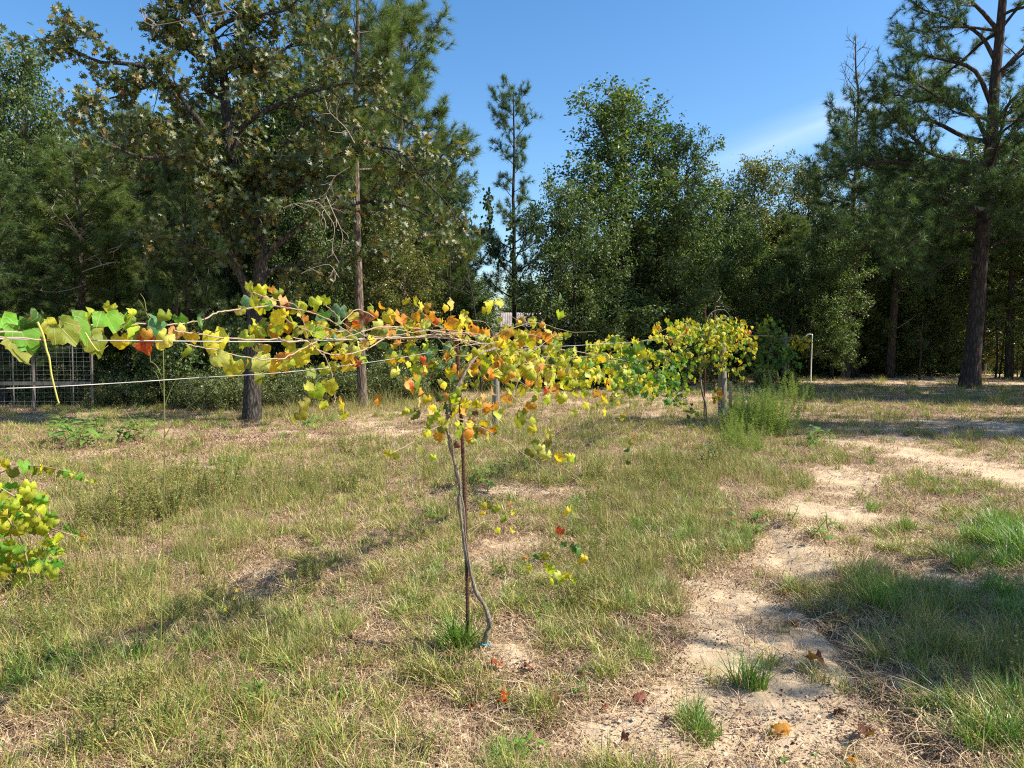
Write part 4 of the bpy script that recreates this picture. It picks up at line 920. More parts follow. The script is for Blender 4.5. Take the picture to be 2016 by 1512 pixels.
# ---------------------------------------------------------------- wire fence at far left
fy = 16.6
fence = thing('wire_fence', 'welded wire fence with pale posts and a bottom rail at the left edge', 'fence', (at(60, 668, fy)[0], fy, 0))
ox = fence.location[0]
for (px, wd, top) in ((-60, .08, 676), (22, .035, 680), (62, .07, 682), (140, .03, 680), (178, .05, 682)):
    xx = at(px, 668, fy)[0] - ox; mb = MB(); H = at(0, top, fy)[2]
    tube(mb, [(xx, 0, -.1), (xx + .01, 0, H * .5), (xx + .02, 0, H)], wd / 2, 7); link('fence_post', mb.mesh('fence_post', [POSTD]), fence)
mb = MB(); xa, xb = at(-60, 668, fy)[0] - ox, at(178, 668, fy)[0] - ox; box(mb, xa, xb, -.08, -.055, at(0, 758, fy)[2], at(0, 751, fy)[2]); link('rail', mb.mesh('rail', [POSTW], smooth=False), fence)
mb = MB()
for z in np.arange(.1, 1.45, .10): tube(mb, [(xa, -.04, z), ((xa + xb) / 2, -.04, z + .01), (xb, -.04, z)], .0014, 4)
for x in np.arange(xa, xb, .15): tube(mb, [(x, -.035, .05), (x + .005, -.035, .8), (x, -.035, 1.45)], .0012, 4)
link('wire_mesh', mb.mesh('wire_mesh', [WIRE]), fence, kind='stuff')

# ---------------------------------------------------------------- posts, stakes, wires
def rowY(px): return 1.68 / (.385 - (px - 1008) / F)
def round_post(name, label, px, py, Y, top, r, m, cat='post', lean=0, group=None):
    b = at(px, py, Y); b[2] = gz(b[0], b[1]); H = at(px, top, Y)[2] - b[2]
    mb = MB(); k = 12; zs = np.array([-.1, 0, .05, H * .35, H * .7, H - .012, H, H]); rr = np.array([1.04, 1.04, 1.02, 1, .97, .96, .9, .02]) * r
    tube(mb, np.stack([lean * zs + np.sin(zs * 3) * .006, np.zeros(8), zs + np.arange(8) * 1e-4], -1), rr, k)
    return tagged(name, mb.mesh(name, [m]), label, cat, tuple(b), group)
round_post('wooden_post', 'weathered grey round post behind the nearest vine', 976, 838, 13.6, 655, .068, POSTW)
round_post('wooden_post', 'stout weathered post inside the second vine', 1422, 828, 14.9, 652, .085, POSTW, lean=-.02)
round_post('wooden_post', 'dark shaded post under the third vine', 1543, 768, 23.6, 655, .085, POSTD)
mb = MB(); b = at(1437, 830, 14.6); b[2] = gz(b[0], b[1]); box(mb, -.03, .03, -.02, .02, 0, .75); tagged('wooden_stake', mb.mesh('wooden_stake', [POSTW], smooth=False), 'short pale squared stake leaning on the stout post', 'stake', tuple(b))
# white pipe with bent top
Yp = 27.5; b = at(1597, 722, Yp); b[2] = 0; top = at(1597, 659, Yp)[2]
mb = MB(); tube(mb, smooth_path(np.array([(0, 0, 0), (0, 0, top * .5), (.01, 0, top - .05), (.0, 0, top), (-.14, 0, top + .01), (-.3, 0, top - .13), (-.38, 0, top - .2)]), 3), .022, 8)
tagged('white_pipe', mb.mesh('white_pipe', [PVC]), 'pale upright pipe with bent top at the end of the vine row', 'pipe', tuple(b))

# rusty rebar stake of the nearest vine
b = at(922, 1292, 3.66); b[2] = gz(b[0], b[1]) - .05; topp = at(898, 655, 3.72)
P0, P1 = b, topp; mb = MB(); n = 150; s = np.linspace(0, 1, n); Pp = P0[None] + (P1 - P0)[None] * s[:, None]; Pp[:, 0] += .012 * np.sin(s * 3.1)
tube(mb, Pp - b, .0085 + .0016 * (np.arange(n) % 2), 7)
tagged('rebar_stake', mb.mesh('rebar_stake', [RUST], smooth=False), 'rusty ribbed steel bar standing beside the nearest vine trunk', 'stake', tuple(b))
b = at(1386, 832, 14.5); b[2] = gz(b[0], b[1]); mb = MB(); H = at(1385, 598, 14.5)[2] - b[2]; tube(mb, [(0, 0, -.05), (0, 0, H * .6), (-.01, 0, H)], .014, 6)
tagged('metal_stake', mb.mesh('metal_stake', [RUST]), 'thin dark metal rod sticking up above the second vine', 'stake', tuple(b))

def wire(label, pts, r=.0016, m=WIRE):
    P = smooth_path(np.array(pts), 5); o = P[0].copy(); mb = MB(); tube(mb, P - o, r, 5)
    return tagged('wire', mb.mesh('wire', [m]), label, 'wire', tuple(o), 'trellis wires')
wt = [at(-500, 666, 1.15), at(0, 667, rowY(0)), at(83, 669, rowY(83)), at(300, 671, rowY(300)), at(560, 672, rowY(560)), at(821, 665, rowY(821)), at(898, 668, 3.7), at(1044, 683, rowY(1044)), at(1200, 676, 6.5), at(1300, 668, 9.4), at(1386, 655, 14.5), at(1440, 660, 16.5), at(1543, 662, 23.5), at(1597, 664, 27.5)]
wire('top trellis wire running level through the vines', wt, .0017)
wl = [at(-500, 775, 1.15), at(0, 765, rowY(0)), at(200, 756, rowY(200)), at(400, 743, rowY(400)), at(560, 733, rowY(560)), at(700, 717, rowY(700)), at(800, 702, rowY(800)), at(900, 684, 3.71)]
wire('lower trellis wire rising from the left edge to the rusty bar', wl, .0012)
# the left end post of the row, outside the picture
mb = MB(); e = at(-500, 668, 1.15); zt = 1.75; tube(mb, [(0, 0, -.1), (0, 0, .9), (0, 0, zt)], .06, 12)
tagged('wooden_post', mb.mesh('wooden_post', [POSTW]), 'end post of the near row beyond the left edge', 'post', (e[0] - .02, e[1], 0))

# ---------------------------------------------------------------- vine leaves
def grape_leaf(seed, curl, foldk):
    r = np.random.RandomState(seed); n = 22; out_ = []
    for i in range(n):
        a = -math.pi + (i + .5) * 2 * math.pi / n     # 0 = tip, +-pi = stalk notch
        b_ = .50 + .022 * math.cos(a * 5) + .022 * (1 if i % 2 else -1) + r.uniform(-.015, .015)
        if abs(a) > 2.75: b_ *= .50
        elif abs(a) > 2.4: b_ *= 1.02
        if abs(a) < .2: b_ *= 1.16
        out_.append((b_ * math.sin(a) * 1.03, .44 + b_ * math.cos(a) * .98))
    out_ = np.array(out_); c = np.array([0, .40]); inner = c + (out_[::2] - c) * .52
    V2 = np.vstack([[c], inner, out_]); m = len(inner)
    e = np.concatenate([[0], np.full(m, .45), np.full(n, 1.0)])
    z = foldk * np.abs(V2[:, 0]) + .16 * V2[:, 0] * math.cos(seed * 2.1) * V2[:, 1] * 2 - curl * 1.3 * ((V2[:, 0] ** 2) * .8 + (V2[:, 1] - .35) ** 2 * 1.0) + r.normal(0, .05, len(V2)) * e * 1.2
    z = z + .07 * np.sin(V2[:, 1] * 7 + seed) * e
    V = np.column_stack([V2, z])
    Fc = [(0, 1 + i, 1 + (i + 1) % m) for i in range(m)]
    for i in range(m):
        a, b = 1 + i, 1 + (i + 1) % m; o0, o1, o2 = 1 + m + 2 * i, 1 + m + (2 * i + 1) % n, 1 + m + (2 * i + 2) % n
        Fc += [(a, o0, o1), (a, o1, b), (b, o1, o2)]
    A = np.column_stack([V2[:, 0], V2[:, 1], e])
    return V, np.array(Fc)[:, ::-1].copy(), A
GL = [grape_leaf(s, c, k) for s, c, k in ((1, .35, .30), (2, .75, .10), (3, .2, .55), (4, 1.0, .25), (5, .5, -.25), (6, 1.3, .5))]
GLM = []
for V, Fc, A in GL:
    mb = MB(); mb.add(V, Fc, 0, A); GLM.append(mb.mesh('leaf', [VLEAF]))
COL = dict(g=(.14, .34, .022), G=(.065, .19, .03), b=(.07, .19, .075), d=(.045, .10, .015), y=(.60, .52, .02), l=(.38, .42, .022), p=(.55, .55, .12), o=(.60, .26, .02), r=(.50, .07, .012), n=(.20, .055, .025), k=(.08, .022, .016), v=(.19, .23, .02), q=(.58, .30, .09))
rv = np.random.RandomState(101)
def jitter_col(c):
    c = np.array(c); return tuple(np.clip(c * rv.uniform(.8, 1.15) * (1 + rv.normal(0, .08, 3)), .005, .9)) + (1.0,)
def leaf_obj(parent, org, p, size, col, face=None, tip=None, variant=None, label=None):
    """one leaf: p is the middle of the blade, size its width in metres"""
    tip = norm(np.array([rv.normal(0, .45), rv.normal(0, .3), -1.0]) if tip is None else np.array(tip, float))
    nr = norm(np.array([.35, -.70, .45]) + rv.normal(0, .42 if size > .09 else .68, 3) if face is None else np.array(face, float) + rv.normal(0, .12, 3))
    Rm = frames(tip[None], nr[None])[0]
    v = rv.randint(0, 6) if variant is None else variant
    sc_ = size * .98
    o = bpy.data.objects.new('leaf', GLM[v]); C.objects.link(o); o.parent = parent
    base = p - tip * sc_ * .42 - org
    o.matrix_local = Matrix.Translation(Vector(base)) @ Matrix(Rm.tolist()).to_4x4() @ Matrix.Diagonal((sc_, sc_, sc_, 1))
    o.color = jitter_col(COL[col])
    return o
def joined_leaves(parent, org, items):
    """items: (pos, size, colour key); leaves too small to pick apart, one part"""
    mb = MB(); tints = []
    for (p, s, c) in items:
        V, Fc, A = GL[rv.randint(0, 6)]
        tip = norm(np.array([rv.normal(0, .5), rv.normal(0, .4), -1.0])); nr = norm(np.array([.4, -.6, .5]) + rv.normal(0, .75, 3))
        Rm = frames(tip[None], nr[None])[0]
        mb.add((V @ Rm.T) * s + (p - tip * s * .42 - org), Fc, 0, A); tints.append(np.tile(jitter_col(COL[c]), (len(V), 1)))
    me = mb.mesh('leaf_mass', [VLEAFJ]); a = me.attributes.new('tint', 'FLOAT_COLOR', 'POINT'); a.data.foreach_set('color', np.concatenate(tints).ravel())
    return link('leaf_mass', me, parent, kind='stuff')
def cane(parent, org, pts, r0, r1, name='cane', m=CANE, wig=0, k=6):
    P = smooth_path(np.array(pts), 5) - org
    if wig: P = P + rv.normal(0, wig, P.shape)
    mb = MB(); tube(mb, P, np.linspace(r0, r1, len(P)), k); return link(name, mb.mesh(name, [m]), parent)

# --- nearest vine
V1 = at(945, 1292, 3.66); V1[2] = gz(V1[0], V1[1]) - .02
vine = thing('grape_vine', 'nearest grape vine with yellow, orange and green leaves trained along the top wire', 'vine', tuple(V1), 'grape vines on the trellis row')
def rp(px, py, off=0.0): return at(px, py, rowY(px) + off)
TY = 3.64
trk = [at(938, 1300, TY), at(945, 1275, TY), at(958, 1250, TY - .02), at(963, 1225, TY - .02), at(955, 1195, TY), at(938, 1165, TY), at(925, 1120, TY + .02), at(912, 1050, TY + .04), at(904, 990, TY + .04), at(906, 960, TY + .03), at(897, 920, TY + .02), at(888, 880, TY), at(881, 845, TY - .02), at(884, 805, TY - .02), at(900, 765, TY), at(918, 730, TY + .04), at(940, 700, TY + .1), at(975, 686, TY + .2)]
trk = np.array(trk); trk[0][2] = V1[2]
P = smooth_path(trk, 5) - V1; zz = np.linspace(0, 1, len(P)); mb = MB()
tube(mb, P + rv.normal(0, .0012, P.shape), 0.0115 * (1 - .35 * zz) + .010 * np.exp(-zz * 22) + .0022 * np.sin(zz * 70), 9); link('trunk', mb.mesh('trunk', [VBARK]), vine)
P2 = [at(900, 1030, TY + .03), at(893, 1055, TY + .03), at(905, 1085, TY + .01), at(921, 1110, TY + .02), at(926, 1135, TY)]
cane(vine, V1, [at(905, 965, TY + .03), at(913, 1000, TY), at(916, 1050, TY + .0), at(921, 1090, TY), at(928, 1135, TY)], .0045, .005, 'shoot', VBARK)
CANES = [ # px points, offset from the row, radii
 ([(975, 686), (930, 672), (900, 668), (860, 662), (821, 664), (775, 664), (730, 668), (680, 668), (640, 667), (600, 671), (560, 672), (548, 664), (540, 668), (480, 668), (430, 663), (390, 657), (340, 650)], 0, .008, .0035),
 ([(900, 668), (872, 655), (830, 648), (790, 644), (755, 643), (720, 650), (690, 650), (650, 655)], -.03, .006, .003),
 ([(765, 662), (738, 678), (712, 690), (680, 698), (650, 698), (625, 688), (605, 672), (575, 664)], -.06, .006, .003),
 ([(633, 666), (600, 684), (562, 704), (535, 707), (505, 706), (470, 701), (430, 690), (395, 684), (365, 676)], -.05, .005, .0025),
 ([(620, 684), (640, 705), (653, 735), (658, 765), (660, 785), (656, 797)], -.08, .004, .002),
 ([(402, 628), (425, 617), (455, 611), (495, 606), (540, 602), (565, 606), (600, 612), (640, 625), (680, 650), (712, 672)], -.07, .0045, .003),
 ([(495, 575), (540, 590), (580, 600), (597, 630), (605, 668)], -.1, .003, .002),
 ([(560, 625), (590, 645), (620, 655), (650, 668)], -.08, .003, .002),
 ([(-30, 655), (60, 652), (160, 642), (240, 636), (320, 640), (370, 636), (402, 628)], .03, .005, .003),
 ([(-30, 662), (70, 668), (140, 672)], -.02, .004, .003),
 ([(640, 600), (660, 618), (680, 640), (730, 668)], -.05, .003, .002),
 ([(975, 686), (1005, 690), (1030, 705), (1045, 725), (1056, 755), (1058, 770)], -.15, .006, .003),
 ([(975, 686), (1010, 680), (1060, 684), (1120, 690), (1180, 700), (1240, 712)], 0, .008, .004),
 ([(975, 690), (995, 720), (1015, 745), (1048, 768)], -.25, .005, .002),
 ([(1000, 722), (1035, 716), (1075, 718), (1110, 725), (1140, 745)], -.2, .004, .002),
 ([(903, 825), (930, 833), (965, 850), (1000, 872), (1030, 893), (1056, 908)], -.25, .0045, .0025),
 ([(768, 893), (795, 880), (815, 868), (812, 858), (835, 850), (868, 838)], -.1, .003, .002),
 ([(1056, 908), (1062, 960), (1064, 1020), (1060, 1070), (1056, 1100), (1045, 1160), (1035, 1190)], -1.0, .0022, .0014),
 ([(1056, 908), (1085, 940), (1098, 970), (1108, 1010)], -1.0, .002, .0013),
 ([(1064, 1075), (1085, 1060), (1105, 1045), (1125, 1022)], -1.0, .002, .0012),
 ([(920, 1045), (960, 1025), (985, 1030), (1010, 1055), (1045, 1088)], -.35, .0022, .0014),
 ([(920, 1060), (945, 1035), (960, 1030)], -.3, .002, .0013),
 ([(900, 800), (925, 785), (940, 770), (927, 755), (925, 745)], -.15, .003, .002),
 ([(905, 665), (880, 650), (850, 635), (820, 600)], -.1, .003, .002),
 ([(975, 660), (1000, 640), (985, 615), (965, 595)], 0.1, .0025, .0015),
 ([(985, 690), (960, 640), (930, 630)], 0, .003, .002),
 ([(1020, 690), (1055, 670), (1108, 668)], .1, .0035, .002),
 ([(985, 612), (1010, 625), (1035, 645), (1070, 690)], .1, .002, .0014),
 ([(940, 850), (955, 830), (965, 800), (985, 790), (1000, 770)], -.1, .003, .002),
 ([(1050, 690), (1100, 660), (1060, 740), (1070, 800), (1075, 880)], -.3, .003, .002),
]
for pts, off, a, b_ in CANES:
    if off == -1.0: P = [at(x, y, 3.45) for x, y in pts]
    else: P = [rp(x, y, off) for x, y in pts]
    a, b_ = a * .52, b_ * .6
    cane(vine, V1, P, a, b_, 'cane', wig=.0012)
cane(vine, V1, [at(x, y, rowY(80) - .1) for x, y in [(74, 634), (85, 660), (92, 690), (97, 705), (101, 735), (108, 765), (114, 788), (116, 793), (112, 796)]], .0024, .0013, 'tendril', TENDRIL)
cane(vine, V1, [at(x, y, rowY(190) - .1) for x, y in [(168, 655), (180, 675), (192, 690), (200, 690), (213, 680)]], .0018, .001, 'tendril', TENDRIL)
cane(vine, V1, [at(x, y, rowY(235) - .1) for x, y in [(226, 655), (240, 645), (252, 635), (260, 622)]], .0018, .001, 'tendril', TENDRIL)
for i in range(22):
    a = (rv.uniform(700, 1180), 0); a = (a[0], np.interp(a[0], [700, 900, 1180], [655, 668, 705]) + rv.normal(0, 14)); L = rv.uniform(60, 190) * (1 if rv.rand() < .6 else -1); dr = rv.uniform(-25, 70)
    pts = [a, (a[0] + L * .35, a[1] - 8 + dr * .1 + rv.normal(0, 6)), (a[0] + L * .7, a[1] + dr * .45 + rv.normal(0, 8)), (a[0] + L, a[1] + dr + rv.normal(0, 8))]
    cane(vine, V1, [rp(x, y, rv.normal(-.04, .08)) for x, y in pts], rv.uniform(.0016, .0026), .0009, 'cane', wig=.0015, k=5)
# blue plastic tie
mb = MB(); th = np.linspace(0, 2 * math.pi, 14); tube(mb, np.stack([.021 * np.cos(th), .021 * np.sin(th), .004 * np.sin(th * 2)], -1), .0035, 5)
tube(mb, [(.02, 0, 0), (.035, -.01, -.012), (.045, -.014, -.03)], .003, 4)
tb = at(951, 1266, TY); tagged('blue_tie', mb.mesh('blue_tie', [BLUE]), 'small blue plastic tie round the foot of the nearest vine', 'tie', tuple(tb))

LV = """5 640 60 g|44 658 68 g|32 690 58 v|78 633 50 d|96 637 34 l|150 640 62 g|124 650 56 v|175 623 34 l|192 648 28 v|212 628 54 g|215 606 26 l|246 628 34 g|262 618 26 l|252 640 38 l|272 662 38 v|186 668 48 v|168 660 34 v|235 670 32 y
290 674 40 r|288 655 22 o|322 664 38 p|318 636 48 b|346 652 28 q|326 622 28 v|355 628 28 G|362 646 22 p|388 628 32 b|374 660 26 y|376 692 32 v|425 662 46 y|418 684 24 y|430 704 34 p|457 720 42 l|511 710 44 p|490 716 18 o|472 612 20 p
496 588 30 l|516 572 28 y|531 592 26 p|535 569 14 o|549 578 26 v|508 602 28 l|525 600 22 g|562 602 28 n|556 590 22 q|581 600 24 b|490 562 20 l|548 624 32 y|560 616 20 y|548 645 28 l|536 620 24 g|582 650 28 v|600 600 28 l|620 592 28 y|642 590 22 l|622 652 36 p|638 618 30 b|665 628 26 b|694 620 26 y|601 626 16 o|560 640 16 y|642 657 18 q|612 676 22 y|652 680 18 y|656 698 18 y|592 702 38 y|570 716 28 l|556 720 20 l
682 640 22 n|699 652 26 b|716 672 24 o|703 642 18 o|700 636 16 r|721 624 26 n|736 620 22 o|746 636 24 p|742 660 32 v|731 668 20 y|690 706 28 p|702 714 22 r|676 692 28 l|684 700 18 o|612 732 26 v|646 756 34 l|622 768 36 l|605 762 24 l|603 796 32 v|590 816 26 v|636 796 22 l|676 798 24 y|678 817 22 l|625 812 9 y|575 829 16 l|668 785 14 q
752 678 22 b|766 690 16 b|790 697 22 b|813 687 18 b|853 687 22 b|881 681 18 b|835 706 16 r|836 716 14 r|793 708 12 o|806 716 14 y|837 726 18 l|818 740 18 o|809 758 14 r|800 592 20 l|815 590 22 l|827 600 18 y|830 612 14 y|770 628 18 o|790 628 26 o|778 622 18 y|820 622 22 o|846 624 24 o|860 630 22 r|852 618 16 o|838 636 22 p|834 640 16 y|800 645 12 l|880 640 24 o|900 642 30 y|889 628 26 o|907 628 22 y|919 630 16 l|893 656 20 y|925 650 24 o|940 646 18 o|905 655 24 y|870 634 20 y|917 645 20 y
965 600 26 y|958 610 20 y|1030 630 22 q|1024 636 16 y|1055 658 28 o|945 664 18 p|957 672 18 v|990 660 22 q|1000 658 24 y|986 674 26 n|1020 674 24 o|1012 690 20 y|1040 696 30 l|1083 688 28 l|1078 700 22 v|1100 712 26 l|1110 732 28 y|1130 736 26 q|1120 700 22 l|1148 750 20 y|925 702 22 y|966 706 20 l|925 718 18 o|936 730 22 o|957 730 22 l|880 728 14 y|891 746 20 d|875 756 18 y|868 750 14 v|1046 756 32 o|1065 748 22 y|1086 750 26 p|1078 768 18 r|1081 786 26 l|1106 782 26 l|1026 762 26 l|1010 745 18 v|896 786 22 l|826 790 22 p|846 806 22 q|860 814 26 l|898 814 26 y|941 796 22 y|935 812 14 k|956 806 16 o|998 786 22 p|1002 770 20 l|870 800 20 v|852 800 16 y
1020 826 32 v|1046 802 26 o|1052 826 18 l|1050 845 22 y|1080 850 24 p|1050 870 20 v|1078 872 20 v|1046 888 26 v|1076 896 26 p|1098 898 24 y|1110 906 18 v|1130 902 22 l|1120 898 16 y|1066 880 18 p|1028 812 20 v|765 893 18 l|778 897 18 v|828 881 22 v|853 901 16 l|840 852 16 y|881 832 20 p|900 874 16 n|925 866 14 o|936 856 20 v|933 870 16 l|955 832 10 o|870 826 18 l|912 842 22 v|925 835 18 y
953 996 16 y|951 1012 14 y|965 996 14 v|974 1004 14 v|980 1000 14 l|995 1020 24 v|1005 992 14 q|1012 1008 14 y|982 1044 16 y|1005 1043 16 y|1121 1008 26 y|1104 1044 20 r|1109 1070 16 G|1130 1078 22 G|1142 1082 20 G|1150 1100 22 y|1034 1098 15 q|1042 1116 14 y|1058 1096 16 G|1070 1094 20 v|1083 1120 22 l|1076 1112 16 l|1099 1130 18 p|1088 1142 20 l|1106 1138 18 l|1115 1132 20 y|1128 1142 14 l"""
nleaf = 0
GL_FACE = {44: (.5, -.6, .6), 150: (.4, -.5, .8), 212: (.5, -.4, .8)}
for row in LV.replace('\n', '|').split('|'):
    a = row.split(); px, py, s, c = float(a[0]), float(a[1]), float(a[2]), a[3]
    Y = rowY(px) + rv.normal(0, .04)
    if py > 950: Y = 3.45 + rv.normal(0, .05)
    elif py > 740: Y -= .12
    p = at(px, py, Y); sz = s / F * Y * (1.08 if px < 540 else .96)
    tip = None
    if s > 50: tip = (rv.uniform(.3, .9), rv.normal(0, .2), -.8)
    o = leaf_obj(vine, V1, p, sz, c, GL_FACE.get(px), tip, variant=(0 if s > 50 else None)); nleaf += 1
# the crowded right arm of the nearest vine: largest ones single, the rest one mass
mass = []
arm = []
for i in range(300):
    px = 930 + 320 * rv.beta(1.2, 1.0); mid = np.interp(px, [930, 1000, 1080, 1150, 1250], [700, 700, 715, 728, 735]); sp2 = np.interp(px, [930, 1040, 1130, 1250], [45, 42, 42, 34])
    py = mid + rv.normal(0, sp2 * .62) + (rv.exponential(18) if rv.rand() < .25 else 0)
    if py > 830 or py < 620: continue
    Y = rowY(px) + rv.normal(0, .22); w_ = np.clip((px - 1080) / 150, 0, 1)
    c = rv.choice(list('yyylllppvlyo') if rv.rand() > w_ * .8 else list('lGgvlyGdgp'))
    arm.append((at(px, py, Y), rv.uniform(.045, .082), c, px))
arm.sort(key=lambda q: q[3]); room = max(0, 298 - nleaf)
for i, (p, s, c, px) in enumerate(arm):
    if i < room: leaf_obj(vine, V1, p, s, c)
    else: mass.append((p, s, c))
for i in range(240):   # small dim leaves behind, between the listed ones
    px = rv.uniform(470, 1120); py = rv.normal(672, 34); Y = rowY(px) + rv.uniform(.05, .25)
    if rv.rand() < .55 and px < 760: continue
    mass.append((at(px, py, Y), rv.uniform(.035, .07), rv.choice(list('yyllovpb'))))
for i in range(70):
    px = rv.normal(915, 60); py = rv.uniform(690, 860); mass.append((at(px, py, 3.75 + rv.normal(0, .15)), rv.uniform(.04, .07), rv.choice(list('ylvvqod'))))
joined_leaves(vine, V1, mass)
print('vine1 leaves', nleaf, len(arm), len(mass))

# --- second vine
Y2 = 14.4; V2 = at(1386, 832, Y2); V2[2] = gz(V2[0], V2[1]) - .02
vine2 = thing('grape_vine', 'second grape vine, a full yellow-green mound over the stout post', 'vine', tuple(V2), 'grape vines on the trellis row')
cane(vine2, V2, [at(1392, 838, Y2), at(1390, 800, Y2), at(1383, 775, Y2), at(1379, 745, Y2), at(1380, 715, Y2), at(1386, 680, Y2), at(1384, 655, Y2)], .022, .014, 'trunk', VBARK)
for pts in ([(1386, 660), (1350, 650), (1310, 660), (1260, 672), (1200, 680)], [(1386, 660), (1400, 635), (1430, 628), (1460, 645), (1485, 680)], [(1386, 670), (1360, 640), (1330, 640), (1295, 655)], [(1384, 660), (1410, 640), (1440, 650), (1465, 690)],
            [(1230, 700), (1280, 730), (1310, 755), (1340, 780), (1360, 805), (1378, 830)], [(1310, 770), (1330, 790), (1350, 810)], [(1266, 760), (1270, 790), (1262, 825)], [(1386, 650), (1400, 616), (1425, 610), (1440, 625)]):
    cane(vine2, V2, [at(a, b, np.interp(a, [1200, 1386, 1490], [8.5, 14.2, 14.6])) for a, b in pts], .0045, .0025)
m2 = []
def dome(n, cx, cy, rx, ry, Y, keys, s0=.065, s1=.11, dy=.5, shell=.5):
    for i in range(n):
        a = rv.uniform(0, 2 * math.pi); r = rv.uniform(0, 1) ** shell
        px = cx + rx * r * math.cos(a) + rv.normal(0, rx * .09); py = cy + ry * r * math.sin(a) + rv.normal(0, ry * .16); yy2 = (Y(px) if callable(Y) else Y) + rv.uniform(-dy, dy)
        m2.append((at(px, py, yy2), rv.uniform(s0, s1), rv.choice(list(keys))))
yf = lambda px: np.interp(px, [1200, 1300, 1386, 1490], [7.8, 11.0, 13.9, 14.4])
dome(200, 1392, 676, 92, 38, yf, 'llyllgvpGv', dy=.7)
dome(110, 1425, 655, 40, 28, yf, 'llylgv', dy=.6)
dome(70, 1350, 650, 34, 18, yf, 'llyGv', dy=.6)
dome(60, 1330, 655, 50, 26, yf, 'llyylgo')
dome(90, 1440, 690, 50, 50, yf, 'llypglGy', dy=.6)
dome(60, 1345, 715, 45, 30, yf, 'lgGGdv')
dome(40, 1455, 650, 26, 20, yf, 'yolyl')
dome(240, 1262, 728, 60, 46, yf, 'GGgdvllydG', dy=.4)
dome(60, 1325, 760, 40, 30, yf, 'GGdgl', dy=.4)
dome(60, 1210, 690, 60, 22, lambda p: 7.4, 'lgyGl', dy=.3)
for t_ in np.linspace(0, 1, 60):
    px = np.interp(t_, [0, .5, 1], [1290, 1340, 1385]) + rv.normal(0, 5); py = np.interp(t_, [0, .5, 1], [765, 793, 835]) + rv.normal(0, 8); m2.append((at(px, py, 12.5 + 1.5 * t_), rv.uniform(.05, .08), rv.choice(list('bGGlg'))))
dome(34, 1412, 775, 12, 16, 14.2, 'ooypb', .05, .08, .1)
dome(16, 1385, 850, 26, 16, 12.6, 'lygol', .06, .09, .1)
joined_leaves(vine2, V2, m2)
# --- third vine, mostly in shade
Y3 = 23.2; V3 = at(1520, 770, Y3); V3[2] = gz(V3[0], V3[1])
vine3 = thing('grape_vine', 'third grape vine, dark green in shade with a yellow tip beside the white pipe', 'vine', tuple(V3), 'grape vines on the trellis row')
cane(vine3, V3, [at(1522, 772, Y3), at(1518, 745, Y3), at(1512, 720, Y3), at(1515, 690, Y3), at(1530, 665, Y3)], .03, .02, 'trunk', VBARK)
for pts in ([(1530, 668), (1560, 664), (1597, 668)], [(1530, 668), (1500, 660), (1475, 650)], [(1520, 670), (1505, 640), (1520, 625)]): cane(vine3, V3, [at(a, b, Y3 + .3) for a, b in pts], .012, .006)
m2 = []
dome(420, 1515, 690, 50, 42, Y3, 'GdGgdGv', .08, .13, .8); dome(70, 1515, 645, 26, 22, Y3, 'Gllgv', .08, .12, .5); dome(90, 1572, 674, 28, 14, Y3 + 1, 'yyllo', .07, .12, .5); dome(60, 1560, 715, 26, 22, Y3 + .5, 'Gdvg', .08, .12, .5)
joined_leaves(vine3, V3, m2)
# --- vine mound at the left edge
YL = 4.75; VL = gnd(28, 1150); VL[2] = gz(VL[0], VL[1])
vine4 = thing('grape_vine', 'low bright yellow-green vine spilling over at the left edge', 'vine', tuple(VL))
for pts in ([(40, 1150), (20, 1050), (0, 960), (-40, 930)], [(-20, 940), (30, 920), (80, 918), (130, 928), (186, 944)], [(0, 960), (60, 1000), (100, 1060), (115, 1110)], [(0, 1000), (40, 1060), (60, 1130)], [(85, 1150), (88, 1120), (70, 1090)], [(100, 1040), (130, 1050), (165, 1058)]):
    cane(vine4, VL, [at(a, b, YL + rv.normal(0, .06)) for a, b in pts], .006, .002)
for i in range(185):
    for _ in range(50):
        px, py = rv.uniform(-60, 128), rv.uniform(945, 1165)
        lim = np.interp(py, [945, 985, 1020, 1080, 1120, 1165], [50, 85, 112, 122, 112, 60])
        if px < lim: break
    leaf_obj(vine4, VL, at(px, py, YL + rv.normal(0, .16)), rv.uniform(.062, .098), rv.choice(list('lllyglglllv')), face=(.35 + rv.normal(0, .35), -.7, .5 + rv.normal(0, .3)))
for (px, py, s, c) in [(5, 915, 24, 'y'), (22, 928, 26, 'v'), (46, 916, 26, 'g'), (66, 925, 20, 'v'), (84, 922, 22, 'y'), (104, 926, 20, 'l'), (118, 930, 18, 'l'), (134, 930, 18, 'g'), (146, 934, 15, 'l'), (157, 936, 15, 'g'), (170, 940, 14, 'l'), (184, 945, 10, 'l'), (95, 925, 16, 'v'), (128, 1040, 14, 'g'), (148, 1050, 16, 'g'), (158, 1056, 12, 'o'), (168, 1062, 14, 'y'), (104, 1132, 26, 'g'), (112, 1085, 20, 'l'), (124, 1085, 14, 'l'), (80, 1128, 14, 'l')]:
    leaf_obj(vine4, VL, at(px, py, YL), s / F * YL * 1.1, c)
# dangling shoot with a red tip leaf in the middle distance
Yd = 7.6; Vd = gnd(1236, 950); sh = thing('vine_shoot', 'small upright vine shoot with one red leaf on top, out in the grass', 'vine shoot', tuple(Vd))
Yd = Vd[1]; cane(sh, Vd, [at(1236, 955, Yd), at(1238, 910, Yd), at(1243, 860, Yd)], .003, .0015)
for (px, py, s, c) in [(1248, 858, 13, 'r'), (1242, 871, 12, 'l'), (1239, 884, 14, 'G'), (1238, 896, 13, 'G'), (1237, 910, 12, 'd')]: leaf_obj(sh, Vd, at(px, py, Yd), s / F * Yd, c)

